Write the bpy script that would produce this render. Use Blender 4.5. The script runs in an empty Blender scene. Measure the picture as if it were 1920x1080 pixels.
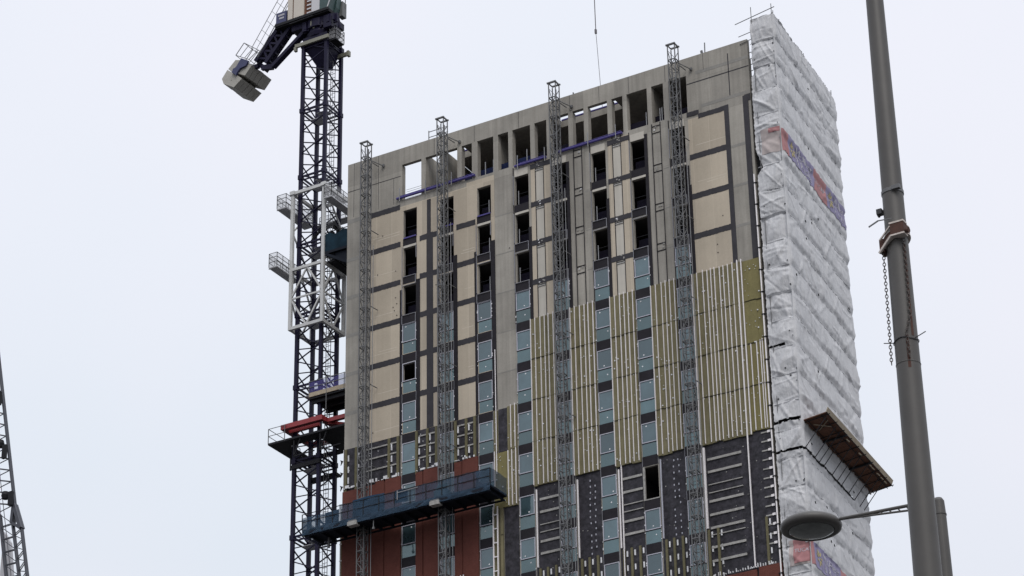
import bpy, math, random
import numpy as np
from mathutils import Vector, Matrix, noise
R = math.radians
random.seed(7)
rng = np.random.RandomState(11)
scene = bpy.context.scene
col = scene.collection

# ------------------------------------------------------------------ camera
def set_camera():
    yaw, pitch, roll = -0.5193, 0.4813, -0.0181
    cy, sy, cp, sp = math.cos(yaw), math.sin(yaw), math.cos(pitch), math.sin(pitch)
    f = Vector((sy*cp, cy*cp, sp)); r = Vector((cy, -sy, 0)); u = r.cross(f)
    cr, sr = math.cos(roll), math.sin(roll)
    r2 = r*cr + u*sr; u2 = u*cr - r*sr
    cam = bpy.data.cameras.new('camera'); o = bpy.data.objects.new('camera', cam); col.objects.link(o)
    cam.sensor_width = 36; cam.lens = 5112.32/1920*36
    cam.clip_start = 0.5; cam.clip_end = 6000
    M = Matrix((r2, u2, -f)).transposed().to_4x4()
    M.translation = Vector((94.712, -142.16, 1.6))
    o.matrix_world = M
    scene.camera = o
set_camera()

# ------------------------------------------------------------------ light: bright overcast
SUN_EL, SUN_AZ = R(50), R(140)      # azimuth clockwise from +y
w = bpy.data.worlds.new('World'); scene.world = w; w.use_nodes = True
nt = w.node_tree; bgn = nt.nodes['Background']
sky = nt.nodes.new('ShaderNodeTexSky'); sky.sky_type = 'NISHITA'; sky.sun_disc = False
sky.sun_elevation = SUN_EL; sky.sun_rotation = SUN_AZ; sky.dust_density = 3.0; sky.air_density = 1.2
tc = nt.nodes.new('ShaderNodeTexCoord'); ns = nt.nodes.new('ShaderNodeTexNoise')
ns.inputs['Scale'].default_value = 4.2; ns.inputs['Detail'].default_value = 3; ns.inputs['Roughness'].default_value = .45
rp = nt.nodes.new('ShaderNodeValToRGB')
rp.color_ramp.elements[0].position = .30; rp.color_ramp.elements[0].color = (.80, .86, .94, 1)
rp.color_ramp.elements[1].position = .66; rp.color_ramp.elements[1].color = (.88, .89, .965, 1)
sc = nt.nodes.new('ShaderNodeVectorMath'); sc.operation = 'SCALE'; sc.inputs['Scale'].default_value = 10.0
mx = nt.nodes.new('ShaderNodeMix'); mx.data_type = 'RGBA'; mx.inputs[0].default_value = .9
nt.links.new(tc.outputs['Generated'], ns.inputs['Vector']); nt.links.new(ns.outputs['Fac'], rp.inputs['Fac'])
sp = nt.nodes.new('ShaderNodeSeparateXYZ'); nt.links.new(tc.outputs['Generated'], sp.inputs[0])
gr = nt.nodes.new('ShaderNodeValToRGB'); nt.links.new(sp.outputs['Z'], gr.inputs['Fac'])
els = gr.color_ramp.elements
els[0].position = 0.0; els[0].color = (.36,)*3+(1,); els[1].position = 1.0; els[1].color = (.84,)*3+(1,)
for p_, v_ in ((.36, .475), (.47, .50), (.56, .51)):
    e_ = els.new(p_); e_.color = (v_,)*3+(1,)
g2 = nt.nodes.new('ShaderNodeMath'); g2.operation = 'MULTIPLY'; g2.inputs[1].default_value = 20.0
nt.links.new(gr.outputs['Color'], g2.inputs[0]); nt.links.new(g2.outputs[0], sc.inputs['Scale'])
nt.links.new(rp.outputs['Color'], sc.inputs[0])
nt.links.new(sky.outputs['Color'], mx.inputs[6]); nt.links.new(sc.outputs['Vector'], mx.inputs[7])
nt.links.new(mx.outputs[2], bgn.inputs['Color']); bgn.inputs['Strength'].default_value = .106
sl = bpy.data.lights.new('sun', 'SUN'); sl.energy = 1.5; sl.angle = R(32); sl.color = (1, .97, .92)
so = bpy.data.objects.new('sun', sl); col.objects.link(so)
sd = Vector((math.sin(SUN_AZ)*math.cos(SUN_EL), math.cos(SUN_AZ)*math.cos(SUN_EL), math.sin(SUN_EL)))
so.rotation_euler = sd.to_track_quat('Z', 'Y').to_euler(); so.location = (60, -60, 150)
scene.view_settings.view_transform = 'Standard'; scene.view_settings.look = 'None'
scene.view_settings.exposure = 0; scene.view_settings.gamma = 1

# ------------------------------------------------------------------ materials
def mat(name, c, rough=.8, var=.0, scale=1.0, streak=0.0, dark=None, metal=0., bump=0., bscale=20., spec=.5, stretch=(1, 1, 1), fine=0.0):
    m = bpy.data.materials.new(name); m.use_nodes = True
    t = m.node_tree; b = t.nodes['Principled BSDF']; L = t.links
    b.inputs['Roughness'].default_value = rough; b.inputs['Metallic'].default_value = metal
    b.inputs['Specular IOR Level'].default_value = spec
    g = t.nodes.new('ShaderNodeNewGeometry')
    out = None
    def col_socket():
        return out
    base = t.nodes.new('ShaderNodeRGB'); base.outputs[0].default_value = (*c, 1); out = base.outputs[0]
    def mul(sock_out, fac_sock, lo, hi):
        mr = t.nodes.new('ShaderNodeMapRange'); mr.inputs['From Min'].default_value = .25; mr.inputs['From Max'].default_value = .75
        mr.inputs['To Min'].default_value = lo; mr.inputs['To Max'].default_value = hi; L.new(fac_sock, mr.inputs['Value'])
        v = t.nodes.new('ShaderNodeVectorMath'); v.operation = 'SCALE'; L.new(sock_out, v.inputs[0]); L.new(mr.outputs[0], v.inputs['Scale'])
        return v.outputs[0]
    if var:
        mp = t.nodes.new('ShaderNodeMapping'); mp.inputs['Scale'].default_value = stretch; L.new(g.outputs['Position'], mp.inputs['Vector'])
        n = t.nodes.new('ShaderNodeTexNoise'); n.inputs['Scale'].default_value = scale; n.inputs['Detail'].default_value = 6; n.inputs['Roughness'].default_value = .6
        L.new(mp.outputs[0], n.inputs['Vector']); out = mul(out, n.outputs['Fac'], 1-var, 1+var)
    if streak:
        mp = t.nodes.new('ShaderNodeMapping'); mp.inputs['Scale'].default_value = (3.2, 3.2, .12); L.new(g.outputs['Position'], mp.inputs['Vector'])
        n = t.nodes.new('ShaderNodeTexNoise'); n.inputs['Scale'].default_value = 1.0; n.inputs['Detail'].default_value = 4
        L.new(mp.outputs[0], n.inputs['Vector']); out = mul(out, n.outputs['Fac'], 1-streak, 1+streak)
    if fine:
        n = t.nodes.new('ShaderNodeTexNoise'); n.inputs['Scale'].default_value = 9; n.inputs['Detail'].default_value = 5
        L.new(g.outputs['Position'], n.inputs['Vector']); out = mul(out, n.outputs['Fac'], 1-fine, 1+fine)
    L.new(out, b.inputs['Base Color'])
    if bump:
        n = t.nodes.new('ShaderNodeTexNoise'); n.inputs['Scale'].default_value = bscale; n.inputs['Detail'].default_value = 5
        L.new(g.outputs['Position'], n.inputs['Vector'])
        bp = t.nodes.new('ShaderNodeBump'); bp.inputs['Strength'].default_value = bump; bp.inputs['Distance'].default_value = .05
        L.new(n.outputs['Fac'], bp.inputs['Height']); L.new(bp.outputs[0], b.inputs['Normal'])
    return m

def add_brick(m, bw, bh, mortar, mc, mixf=1.0, swap=True, offset=.5):
    """multiply a course pattern (x,z of the world) into the material's base colour"""
    t = m.node_tree; L = t.links; b = t.nodes['Principled BSDF']
    src = b.inputs['Base Color'].links[0].from_socket
    g = t.nodes.new('ShaderNodeNewGeometry'); s = t.nodes.new('ShaderNodeSeparateXYZ'); c = t.nodes.new('ShaderNodeCombineXYZ')
    ad = t.nodes.new('ShaderNodeMath'); ad.operation = 'ADD'
    L.new(g.outputs['Position'], s.inputs[0]); L.new(s.outputs['X'], ad.inputs[0]); L.new(s.outputs['Y'], ad.inputs[1])
    L.new(ad.outputs[0], c.inputs['X']); L.new(s.outputs['Z'], c.inputs['Y'])
    k = t.nodes.new('ShaderNodeTexBrick'); k.inputs['Scale'].default_value = 1; k.inputs['Brick Width'].default_value = bw; k.inputs['Row Height'].default_value = bh
    k.inputs['Mortar Size'].default_value = mortar; k.inputs['Color1'].default_value = (1, 1, 1, 1); k.inputs['Color2'].default_value = (.82, .82, .825, 1)
    k.inputs['Mortar'].default_value = (*mc, 1); k.offset = offset
    L.new(c.outputs[0], k.inputs['Vector'])
    v = t.nodes.new('ShaderNodeVectorMath'); v.operation = 'MULTIPLY'; L.new(src, v.inputs[0]); L.new(k.outputs['Color'], v.inputs[1])
    L.new(v.outputs[0], b.inputs['Base Color'])

M = {}
M['concrete'] = mat('concrete', (.325, .305, .272), .85, var=.20, scale=.4, streak=.18, fine=.07, spec=.15)
add_brick(M['concrete'], 2.42, 3.0, .022, (.80, .80, .80), offset=.0)
M['slab_stain'] = mat('slab_edge_concrete', (.235, .225, .208), .85, var=.15, scale=.8, fine=.1)
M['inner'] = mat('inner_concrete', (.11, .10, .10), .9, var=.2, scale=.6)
M['board'] = mat('cement_board', (.485, .422, .338), .8, var=.09, scale=.35, fine=.05, streak=.04, spec=.15)
add_brick(M['board'], 1.25, 3.0, .016, (1.06, 1.065, 1.07), offset=.0)
M['board_grey'] = mat('cement_board_pale', (.47, .44, .39), .8, var=.08, scale=.8, streak=.08)
M['membrane'] = mat('black_membrane', (.017, .015, .019), .55, var=.25, scale=1.5, bump=.25, bscale=5, spec=.15)
M['band'] = mat('grey_membrane', (.044, .042, .048), .6, var=.22, scale=1.2, bump=.3, bscale=6, spec=.15)
M['foil'] = mat('dark_wall_board', (.034, .032, .039), .5, var=.75, scale=2.4, bump=.3, bscale=3, fine=.25, spec=.15)
M['wool'] = mat('mineral_wool', (.170, .152, .092), .95, var=.16, scale=1.1, streak=.17, fine=.12, spec=.15)
M['wool_bright'] = mat('mineral_wool_bright', (.178, .155, .066), .95, var=.14, scale=1.4, streak=.1, fine=.14)
M['wool_dark'] = mat('wool_joint', (.04, .036, .022), .95, var=.3, scale=4, spec=.15)
M['brick'] = mat('red_brick', (.120, .039, .030), .85, var=.14, scale=.7, fine=.12, spec=.15)
add_brick(M['brick'], .225, .075, .010, (1.2, 1.5, 1.6))
M['alu'] = mat('pale_rail', (.80, .76, .77), .5, var=.05, scale=2)
M['frame'] = mat('window_frame_lilac', (.40, .40, .46), .5, var=.05, scale=3)
M['tab'] = mat('white_tab', (.66, .66, .68), .6, var=.3, scale=3)
M['batten'] = mat('wool_batten', (.125, .112, .062), .95, var=.2, scale=3)
M['subframe'] = mat('grey_subframe', (.24, .24, .27), .5, metal=.2, var=.1, scale=4)
M['hrail'] = mat('dusty_rail', (.31, .30, .285), .7, var=.28, scale=3, fine=.2)
M['purple'] = mat('purple_barrier', (.055, .042, .20), .6, var=.15, scale=2)
M['purple_dark'] = mat('purple_netting', (.006, .005, .014), .8, var=.3, scale=3, spec=.15)
M['blue_net_dark'] = mat('blue_netting', (.008, .014, .05), .8, var=.3, scale=3, spec=.15)
M['galv'] = mat('galvanised_steel', (.15, .15, .153), .5, metal=.35, var=.15, scale=6, spec=.15)
M['galv_light'] = mat('pale_galvanised_steel', (.27, .27, .28), .5, metal=.3, var=.15, scale=4)
M['navy'] = mat('navy_crane_paint', (.012, .010, .030), .45, var=.2, scale=2, spec=.15)
M['white_steel'] = mat('off_white_steel', (.50, .50, .495), .5, var=.12, scale=1.5)
M['red_steel'] = mat('red_steel', (.24, .022, .026), .5, var=.15, scale=2)
M['dark_steel'] = mat('dark_steel', (.016, .016, .019), .6, var=.2, scale=2, spec=.15)
M['grey_mesh'] = mat('grey_mesh_floor', (.40, .40, .42), .7, var=.1, scale=4)
M['timber'] = mat('scaffold_boards', (.15, .075, .05), .85, var=.3, scale=2.2, stretch=(6, 1, 1), fine=.15, spec=.15)
M['timber_pale'] = mat('pale_toe_board', (.36, .30, .22), .85, var=.2, scale=3)
M['cream'] = mat('cream_cabinet', (.52, .47, .41), .5, var=.04, scale=2)
M['pale_cab'] = mat('pale_cabinet', (.52, .51, .53), .45, var=.03, scale=2)
M['green_drum'] = mat('green_drum_paint', (.028, .06, .06), .5, var=.2, scale=3)
M['blue_sign'] = mat('blue_panel', (.03, .034, .10), .5, var=.1, scale=3)
M['cw'] = mat('counterweight_concrete', (.36, .345, .315), .85, var=.12, scale=1.2, fine=.1)
M['yellowish'] = mat('olive_steel', (.20, .195, .155), .6, var=.15, scale=3)
M['pole'] = mat('grey_pole_paint', (.064, .059, .055), .5, var=.13, scale=2.5, streak=.10, fine=.05)
M['rust'] = mat('rusty_steel', (.065, .028, .02), .85, var=.4, scale=18)
M['pale_edge'] = mat('worn_pale_steel', (.52, .46, .42), .6, var=.3, scale=20)
M['chain'] = mat('chain_steel', (.07, .058, .052), .6, var=.4, scale=30, metal=.3)
M['black'] = mat('black_plastic', (.02, .02, .022), .5)
M['yellow'] = mat('yellow_print', (.38, .32, .16), .7)
M['ban_purple'] = mat('purple_banner', (.225, .205, .325), .8, var=.12, scale=2)
M['ban_red'] = mat('red_banner', (.35, .165, .17), .8, var=.14, scale=2)
M['ban_faded'] = mat('faded_red_banner', (.43, .375, .365), .8, var=.12, scale=2)
M['ban_white'] = mat('white_print', (.45, .44, .49), .8)
M['tarmac'] = mat('tarmac', (.055, .055, .055), .9, var=.2, scale=.5)
M['lap'] = mat('sheeting_lap', (.42, .42, .44), .7, var=.2, scale=3)
M['boom_steel'] = mat('far_crane_paint', (.045, .047, .06), .5, var=.2, scale=2)
M['rope'] = mat('wire_rope', (.12, .11, .12), .6)

def wrap_mat():
    m = mat('white_sheeting', (.50, .50, .515), .6, var=.10, scale=.6, bump=.40, bscale=3.6, fine=.04)
    t = m.node_tree; L = t.links; b = t.nodes['Principled BSDF']
    g = t.nodes.new('ShaderNodeNewGeometry'); mp = t.nodes.new('ShaderNodeMapping'); mp.inputs['Scale'].default_value = (7, 7, 1.1)
    n = t.nodes.new('ShaderNodeTexNoise'); n.inputs['Scale'].default_value = 1.3; n.inputs['Detail'].default_value = 6; n.inputs['Roughness'].default_value = .6
    L.new(g.outputs['Position'], mp.inputs[0]); L.new(mp.outputs[0], n.inputs['Vector'])
    bp = t.nodes.new('ShaderNodeBump'); bp.inputs['Strength'].default_value = .45; bp.inputs['Distance'].default_value = .12
    L.new(n.outputs['Fac'], bp.inputs['Height'])
    old = b.inputs['Normal'].links[0].from_socket
    L.new(old, bp.inputs['Normal']); L.new(bp.outputs[0], b.inputs['Normal'])
    return m
M['wrap'] = wrap_mat()

def glass_mat(name, tint, f=1.0):
    m = mat(name, (.030*f, .050*f, .058*f), .06, spec=.5, var=.35, scale=.9)
    b = m.node_tree.nodes['Principled BSDF']; b.inputs['IOR'].default_value = 2.1
    b.inputs['Specular Tint'].default_value = (*tint, 1)
    t = m.node_tree; oi = t.nodes.new('ShaderNodeObjectInfo'); mr = t.nodes.new('ShaderNodeMapRange'); mr.inputs['To Min'].default_value = .35; mr.inputs['To Max'].default_value = 1.9
    t.links.new(oi.outputs['Random'], mr.inputs['Value']); src = b.inputs['Base Color'].links[0].from_socket
    vm = t.nodes.new('ShaderNodeVectorMath'); vm.operation = 'SCALE'; t.links.new(src, vm.inputs[0]); t.links.new(mr.outputs[0], vm.inputs['Scale']); t.links.new(vm.outputs[0], b.inputs['Base Color'])
    # slight waviness of the panes
    t = m.node_tree; g = t.nodes.new('ShaderNodeNewGeometry'); n = t.nodes.new('ShaderNodeTexNoise'); n.inputs['Scale'].default_value = 1.6; n.inputs['Detail'].default_value = 1
    t.links.new(g.outputs['Position'], n.inputs['Vector']); bp = t.nodes.new('ShaderNodeBump'); bp.inputs['Strength'].default_value = .12; bp.inputs['Distance'].default_value = .05
    t.links.new(n.outputs['Fac'], bp.inputs['Height']); t.links.new(bp.outputs[0], b.inputs['Normal'])
    return m
M['glass'] = glass_mat('window_glass', (.80, .95, 1.0))
M['glass_low'] = glass_mat('lower_window_glass', (.76, .97, .98), 1.25)
M['glass_lamp'] = mat('lamp_bowl', (.13, .135, .13), .10, spec=.6, var=.55, scale=5)  # patchy pale tone paints the lens reflections into the colour

def net_mat(name, c, alpha):
    m = mat(name, c, .8, var=.3, scale=1.4)
    t = m.node_tree; b = t.nodes['Principled BSDF']; b.inputs['Alpha'].default_value = alpha
    return m
M['teal_net'] = net_mat('teal_debris_netting', (.016, .044, .082), .72)
M['teal_solid'] = mat('teal_sheet', (.012, .040, .082), .7, var=.3, scale=1.2, spec=.15)
M['purple_net'] = net_mat('purple_debris_netting', (.07, .06, .24), .55)
M['mesh_net'] = net_mat('steel_mesh_panel', (.35, .35, .36), .35)
M['teal_deep'] = mat('dark_teal_netting', (.010, .026, .040), .8, var=.5, scale=1.6, spec=.1)
M['teal_dark'] = mat('dark_platform_underside', (.010, .013, .021), .7, var=.25, scale=1.5, spec=.15)

# ------------------------------------------------------------------ mesh builder
OFF = {}
class MB:
    def __init__(s): s.v = []; s.f = []; s.m = []; s.smooth = False
    def quad(s, a, b, c, d, m=0):
        n = len(s.v); s.v += [a, b, c, d]; s.f.append((n, n+1, n+2, n+3)); s.m.append(m)
    def box(s, x0, x1, y0, y1, z0, z1, m=0):
        n = len(s.v)
        s.v += [(x0, y0, z0), (x1, y0, z0), (x1, y1, z0), (x0, y1, z0), (x0, y0, z1), (x1, y0, z1), (x1, y1, z1), (x0, y1, z1)]
        for q in ((0, 3, 2, 1), (4, 5, 6, 7), (0, 1, 5, 4), (1, 2, 6, 5), (2, 3, 7, 6), (3, 0, 4, 7)):
            s.f.append(tuple(n+i for i in q)); s.m.append(m)
        return s
    def bar(s, p, q, w, h=None, m=0, n=4, up=None):
        p = Vector(p); q = Vector(q); d = q-p
        if d.length < 1e-6: return s
        d.normalize(); h = h or w
        a = Vector(up) if up else (Vector((0, 0, 1)) if abs(d.z) < .9 else Vector((0, 1, 0)))
        u = d.cross(a).normalized(); v = u.cross(d).normalized()
        k = len(s.v)
        for P in (p, q):
            for i in range(n):
                if n == 4:
                    cx, cz = ((-1, -1), (1, -1), (1, 1), (-1, 1))[i]; cx *= w/2; cz *= h/2
                else:
                    an = 2*math.pi*i/n; cx = math.cos(an)*w/2; cz = math.sin(an)*h/2
                s.v.append(tuple(P+u*cx+v*cz))
        for i in range(n):
            j = (i+1) % n; s.f.append((k+i, k+j, k+n+j, k+n+i)); s.m.append(m)
        s.f.append(tuple(k+i for i in range(n))[::-1]); s.m.append(m); s.f.append(tuple(k+n+i for i in range(n))); s.m.append(m)
        return s
    def poly(s, pts, mx, m=0):
        """pts: list of 3D points of a planar profile, mx: extrusion vector"""
        n = len(s.v); N = len(pts); e = Vector(mx)
        s.v += [tuple(Vector(p)) for p in pts] + [tuple(Vector(p)+e) for p in pts]
        s.f.append(tuple(range(n, n+N))[::-1]); s.m.append(m)
        s.f.append(tuple(range(n+N, n+2*N))); s.m.append(m)
        for i in range(N):
            j = (i+1) % N; s.f.append((n+i, n+j, n+N+j, n+N+i)); s.m.append(m)
        return s
    def lathe(s, c, prof, n=32, m=0):
        """prof: list of (radius, z) about the vertical axis at c"""
        k = len(s.v)
        for r, z in prof:
            for i in range(n):
                a = 2*math.pi*i/n; s.v.append((c[0]+r*math.cos(a), c[1]+r*math.sin(a), c[2]+z))
        for j in range(len(prof)-1):
            for i in range(n):
                i2 = (i+1) % n; s.f.append((k+j*n+i, k+j*n+i2, k+(j+1)*n+i2, k+(j+1)*n+i)); s.m.append(m)
        s.f.append(tuple(k+i for i in range(n))[::-1]); s.m.append(m)
        s.f.append(tuple(k+(len(prof)-1)*n+i for i in range(n))); s.m.append(m)
        return s
    def wall(s, x0, x1, z0, z1, holes, y0, y1, m=0):
        """slab in the xz plane with rectangular holes"""
        xs = sorted({x0, x1, *[h[0] for h in holes], *[h[1] for h in holes]}); xs = [x for x in xs if x0 <= x <= x1]
        zs = sorted({z0, z1, *[h[2] for h in holes], *[h[3] for h in holes]}); zs = [z for z in zs if z0 <= z <= z1]
        nx, nz = len(xs)-1, len(zs)-1
        def solid(i, j):
            if i < 0 or j < 0 or i >= nx or j >= nz: return False
            cx, cz = (xs[i]+xs[i+1])/2, (zs[j]+zs[j+1])/2
            return not any(h[0] < cx < h[1] and h[2] < cz < h[3] for h in holes)
        S = [[solid(i, j) for j in range(nz)] for i in range(nx)]
        g = lambda i, j: 0 <= i < nx and 0 <= j < nz and S[i][j]
        for i in range(nx):
            for j in range(nz):
                if not S[i][j]: continue
                a, b, c, d = xs[i], xs[i+1], zs[j], zs[j+1]
                s.quad((a, y0, c), (b, y0, c), (b, y0, d), (a, y0, d), m); s.quad((b, y1, c), (a, y1, c), (a, y1, d), (b, y1, d), m)
                if not g(i-1, j): s.quad((a, y1, c), (a, y0, c), (a, y0, d), (a, y1, d), m)
                if not g(i+1, j): s.quad((b, y0, c), (b, y1, c), (b, y1, d), (b, y0, d), m)
                if not g(i, j-1): s.quad((a, y1, c), (b, y1, c), (b, y0, c), (a, y0, c), m)
                if not g(i, j+1): s.quad((a, y0, d), (b, y0, d), (b, y1, d), (a, y1, d), m)
        return s
    def pieces(s):
        """groups of faces that stand clearly apart from each other"""
        n = len(s.v)
        if n > 6000 or s.smooth: return [list(range(len(s.f)))]
        par = list(range(n))
        def find(i):
            while par[i] != i: par[i] = par[par[i]]; i = par[i]
            return i
        for f in s.f:
            r0 = find(f[0])
            for q in f[1:]: par[find(q)] = r0
        roots = {}; isl = [roots.setdefault(find(f[0]), len(roots)) for f in s.f]
        k = len(roots)
        if k < 2: return [list(range(len(s.f)))]
        P = np.array(s.v, float); lo = np.full((k, 3), 1e9); hi = np.full((k, 3), -1e9)
        for f, i in zip(s.f, isl):
            for q in f: lo[i] = np.minimum(lo[i], P[q]); hi[i] = np.maximum(hi[i], P[q])
        size = (hi-lo).max(1); gap = np.maximum(0, np.maximum(lo[:, None]-hi[None], lo[None]-hi[:, None]))
        near = np.sqrt((gap**2).sum(2)) <= np.maximum(.02, .5*np.maximum(size[:, None], size[None]))
        lab = -np.ones(k, int); c = 0
        for i in range(k):
            if lab[i] >= 0: continue
            st = [i]; lab[i] = c
            while st:
                j = st.pop()
                for q in np.nonzero(near[j] & (lab < 0))[0]: lab[q] = c; st.append(q)
            c += 1
        g = [[] for _ in range(c)]
        for fi, i in enumerate(isl): g[lab[i]].append(fi)
        return sorted(g, key=len, reverse=True)
    def build(s, name, mats, parent=None):
        ms = mats if isinstance(mats, (list, tuple)) else [mats]
        L = OFF.get(parent.name, Vector((0, 0, 0))) if parent else Vector((0, 0, 0))
        first = None
        for grp in s.pieces():
            mp = {}; vs = []; fs = []
            for fi in grp:
                t = []
                for q in s.f[fi]:
                    if q not in mp: mp[q] = len(vs); v = s.v[q]; vs.append((v[0]-L.x, v[1]-L.y, v[2]-L.z))
                    t.append(mp[q])
                fs.append(t)
            me = bpy.data.meshes.new(name); me.from_pydata(vs, [], fs)
            for m in ms: me.materials.append(M[m])
            if len(ms) > 1: me.polygons.foreach_set('material_index', [s.m[fi] for fi in grp])
            if s.smooth: me.polygons.foreach_set('use_smooth', [True]*len(me.polygons))
            me.update()
            o = bpy.data.objects.new(name, me); col.objects.link(o)
            if parent: o.parent = parent; OFF[o.name] = L
            first = first or o
        return first

def tag(o, label=None, cat=None, group=None, kind=None):
    if label: o['label'] = label
    if cat: o['category'] = cat
    if group: o['group'] = group
    if kind: o['kind'] = kind
    return o
def thing(name, loc, label, cat, group=None):
    o = bpy.data.objects.new(name, None); o.empty_display_size = .2; col.objects.link(o); o.location = loc
    OFF[o.name] = Vector(loc); return tag(o, label, cat, group)

# ------------------------------------------------------------------ ground
g = MB(); g.quad((-2500, -2500, 0), (2500, -2500, 0), (2500, 3500, 0), (-2500, 3500, 0)); tag(g.build('ground', 'tarmac'), kind='structure')

# ================================================================== TOWER BLOCK
H0, ST = 86.636, 3.0
hd = lambda k: H0-ST*k                     # window head of row k
COLX = [4.70+3.02*j for j in range(8)]     # left edge of the eight window columns
WW = 1.10
W = 31.94; TOP = 100.85
tower = thing('tower_block', (16, 5, 0), 'unfinished concrete tower block clad in beige boards, green insulation and red brick', 'building')

holes = []
for j, x in enumerate(COLX):
    for k in range(-3, 9):
        if k < 0: holes.append((x+.07, x+WW+.05, hd(k)-2.24, hd(k)))
        else: holes.append((x+.03, x+WW-.03, hd(k)-2.27, hd(k)-.03))
TOPB, TOPT = 96.58, 99.47
wide = [(4.62, 6.22), (8.12, 9.20), (10.85, 12.15), (13.70, 15.12), (16.78, 18.15), (19.70, 21.20), (22.72, 24.28), (25.92, 27.28)]
narrow = [(6.58, 7.72), (9.56, 10.40), (12.52, 13.36), (15.47, 16.42), (18.50, 19.36), (21.56, 22.40), (24.62, 25.52)]
for a, b in wide+narrow: holes.append((a, b, TOPB, TOPT))
wl = MB(); wl.wall(0, W, 0, 96.40, holes, 0, .22); wl.build('concrete_wall', 'concrete', tower)
wl = MB(); wl.wall(0, W, 96.40, TOPT, holes, 0, .44); wl.build('concrete_wall', 'concrete', tower)
wl = MB(); wl.box(0, W, 0, .30, TOPT, TOP); wl.build('parapet', 'concrete', tower)
# side and back walls, floors and inner walls
sb = MB(); sb.box(0, .3, .42, 12, 0, 96.4); sb.box(W-.3, W, .42, 12, 0, 97.9); sb.box(.3, W-.3, 11.7, 12, 0, 96.4)
sb.build('outer_wall', 'concrete', tower)
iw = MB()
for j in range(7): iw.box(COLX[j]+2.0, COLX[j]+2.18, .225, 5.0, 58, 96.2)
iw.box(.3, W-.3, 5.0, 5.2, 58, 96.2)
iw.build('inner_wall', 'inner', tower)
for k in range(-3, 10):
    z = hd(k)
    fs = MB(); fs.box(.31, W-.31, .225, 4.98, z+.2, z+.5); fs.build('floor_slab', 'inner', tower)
# top storey: core walls, roof slab with a gap behind the middle openings
cw_ = MB(); cw_.box(6.24, 6.5, .43, 7, 96.5, 99.95); cw_.box(7.76, 8.05, .43, 7, 96.5, 99.72)
cw_.box(8.05, 29.0, 4.2, 4.45, 96.5, 99.72); cw_.box(12.20, 12.45, .43, 4.2, 96.5, 99.72); cw_.box(24.32, 24.55, .43, 4.2, 96.5, 99.72); cw_.box(27.6, 27.8, .43, 4.2, 96.5, 99.72)
cw_.build('core_wall', 'concrete', tower)
rs = MB(); rs.wall(8.05, 29.0, .46, 11.5, [(16.6, 21.5, .46, 1.9), (8.05, 9.4, .46, 1.9)], 0, .5)
rs.v = [(x, z, 99.75+y) for x, y, z in rs.v]; rs.f = [f[::-1] for f in rs.f]
rs.build('roof_slab', 'concrete', tower)
# barriers of the top storey
def barrier(x0, x1, z, y=-.13, t=.19):
    b = MB(); b.bar((x0, y, z), (x1, y, z), t, t, 0, n=8); b.bar((x0+.3, y-.02, z+.12), (x1-.1, y-.02, z+.16), .06, .06, 0, n=6)
    x = x0+.3
    while x < x1:
        b.bar((x, y-.11, z-.35), (x, y-.11, z+.75), .045, .045, 1); x += 2.15
    b.build('edge_barrier', ['purple', 'galv_light'], tower)
barrier(4.25, 10.7, 96.72); barrier(13.9, 16.4, 96.42); barrier(17.3, 22.35, 96.5)
b = MB(); b.bar((16.6, 1.95, 100.33), (21.5, 1.95, 100.33), .17, .17, 0, n=8); b.bar((8.1, 1.95, 100.33), (9.4, 1.95, 100.33), .17, .17, 0, n=8); b.build('edge_barrier', 'purple', tower)
gn = MB()
for a, b2 in wide[2:]+narrow[1:]:
    if a < 17 or a > 22: gn.box(a-.1, b2+.1, .5, .53, 96.58, 97.35, 0 if a > 14.5 else 1)
gn.build('guard_net', ['purple_dark', 'blue_net_dark'], tower)
wr = MB()
for i in range(6): wr.bar((4.4, .9, 97.05+.17*i), (6.4, .9, 97.05+.17*i), .018, .018)
wr.build('guard_wire', 'galv', tower)
ps = MB()
for x in (12.0, 14.7, 24.05, 21.3, 11.35, 25.1, 25.25):
    ps.bar((x, .25, 96.55), (x, .25, 97.75), .05, .05)
ps.build('prop', 'galv_light', tower)
# roof bits
rb = MB(); rb.bar((28.7, .2, TOP), (28.72, .2, 101.75), .06); rb.bar((28.5, .2, TOP), (28.45, .2, 101.2), .16, .1)
for x in (6.7, 7.55): rb.bar((x, .25, TOP), (x, .25, 101.75), .05)
for z in (101.2, 101.65): rb.bar((6.7, .25, z), (8.3, .25, z), .04)
rb.bar((18.55, .2, TOP), (18.5, .2, 101.1), .08); rb.build('roof_guard', 'galv', tower)

# formwork joints and floor-line marks in the bare concrete
jt = MB()
for z0_ in (99.0, 97.35):
    pass
for x in (.52, 1.05): jt.box(x, x+.03, -.008, -.002, 96.4, TOP-.03)
jt.box(0.02, 4.5, -.008, -.002, 98.55, 98.60); jt.box(27.3, W-.02, -.008, -.002, 98.72, 98.80); jt.box(30.42, 30.49, -.008, -.002, 96.9, 100.2)
jt.box(2.6, 2.63, -.008, -.002, 96.4, TOP-.03); jt.box(3.9, 3.93, -.008, -.002, 96.4, 98.5)
for x in (7.3, 10.6, 14.2, 18.3, 20.6, 22.9, 25.7, 28.6): jt.box(x, x+.025, -.008, -.002, TOPT+.05, TOP-.02)
jt.build('formwork_joint', 'band', tower)
sm = MB()
for k in range(-2, 3):
    z = hd(k)
    sm.box(.01, 1.93, -.007, -.002, z+.22, z+.50); sm.box(12.25, 13.66, -.007, -.002, z+.30, z+.36)
    if k < 1:
        sm.box(30.31, 31.36, -.007, -.002, z+.22, z+.42)
        sm.box(19.27, 19.66, -.007, -.002, z+.20, z+.26); sm.box(25.26, 25.7, -.007, -.002, z+.15, z+.22)
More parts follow.
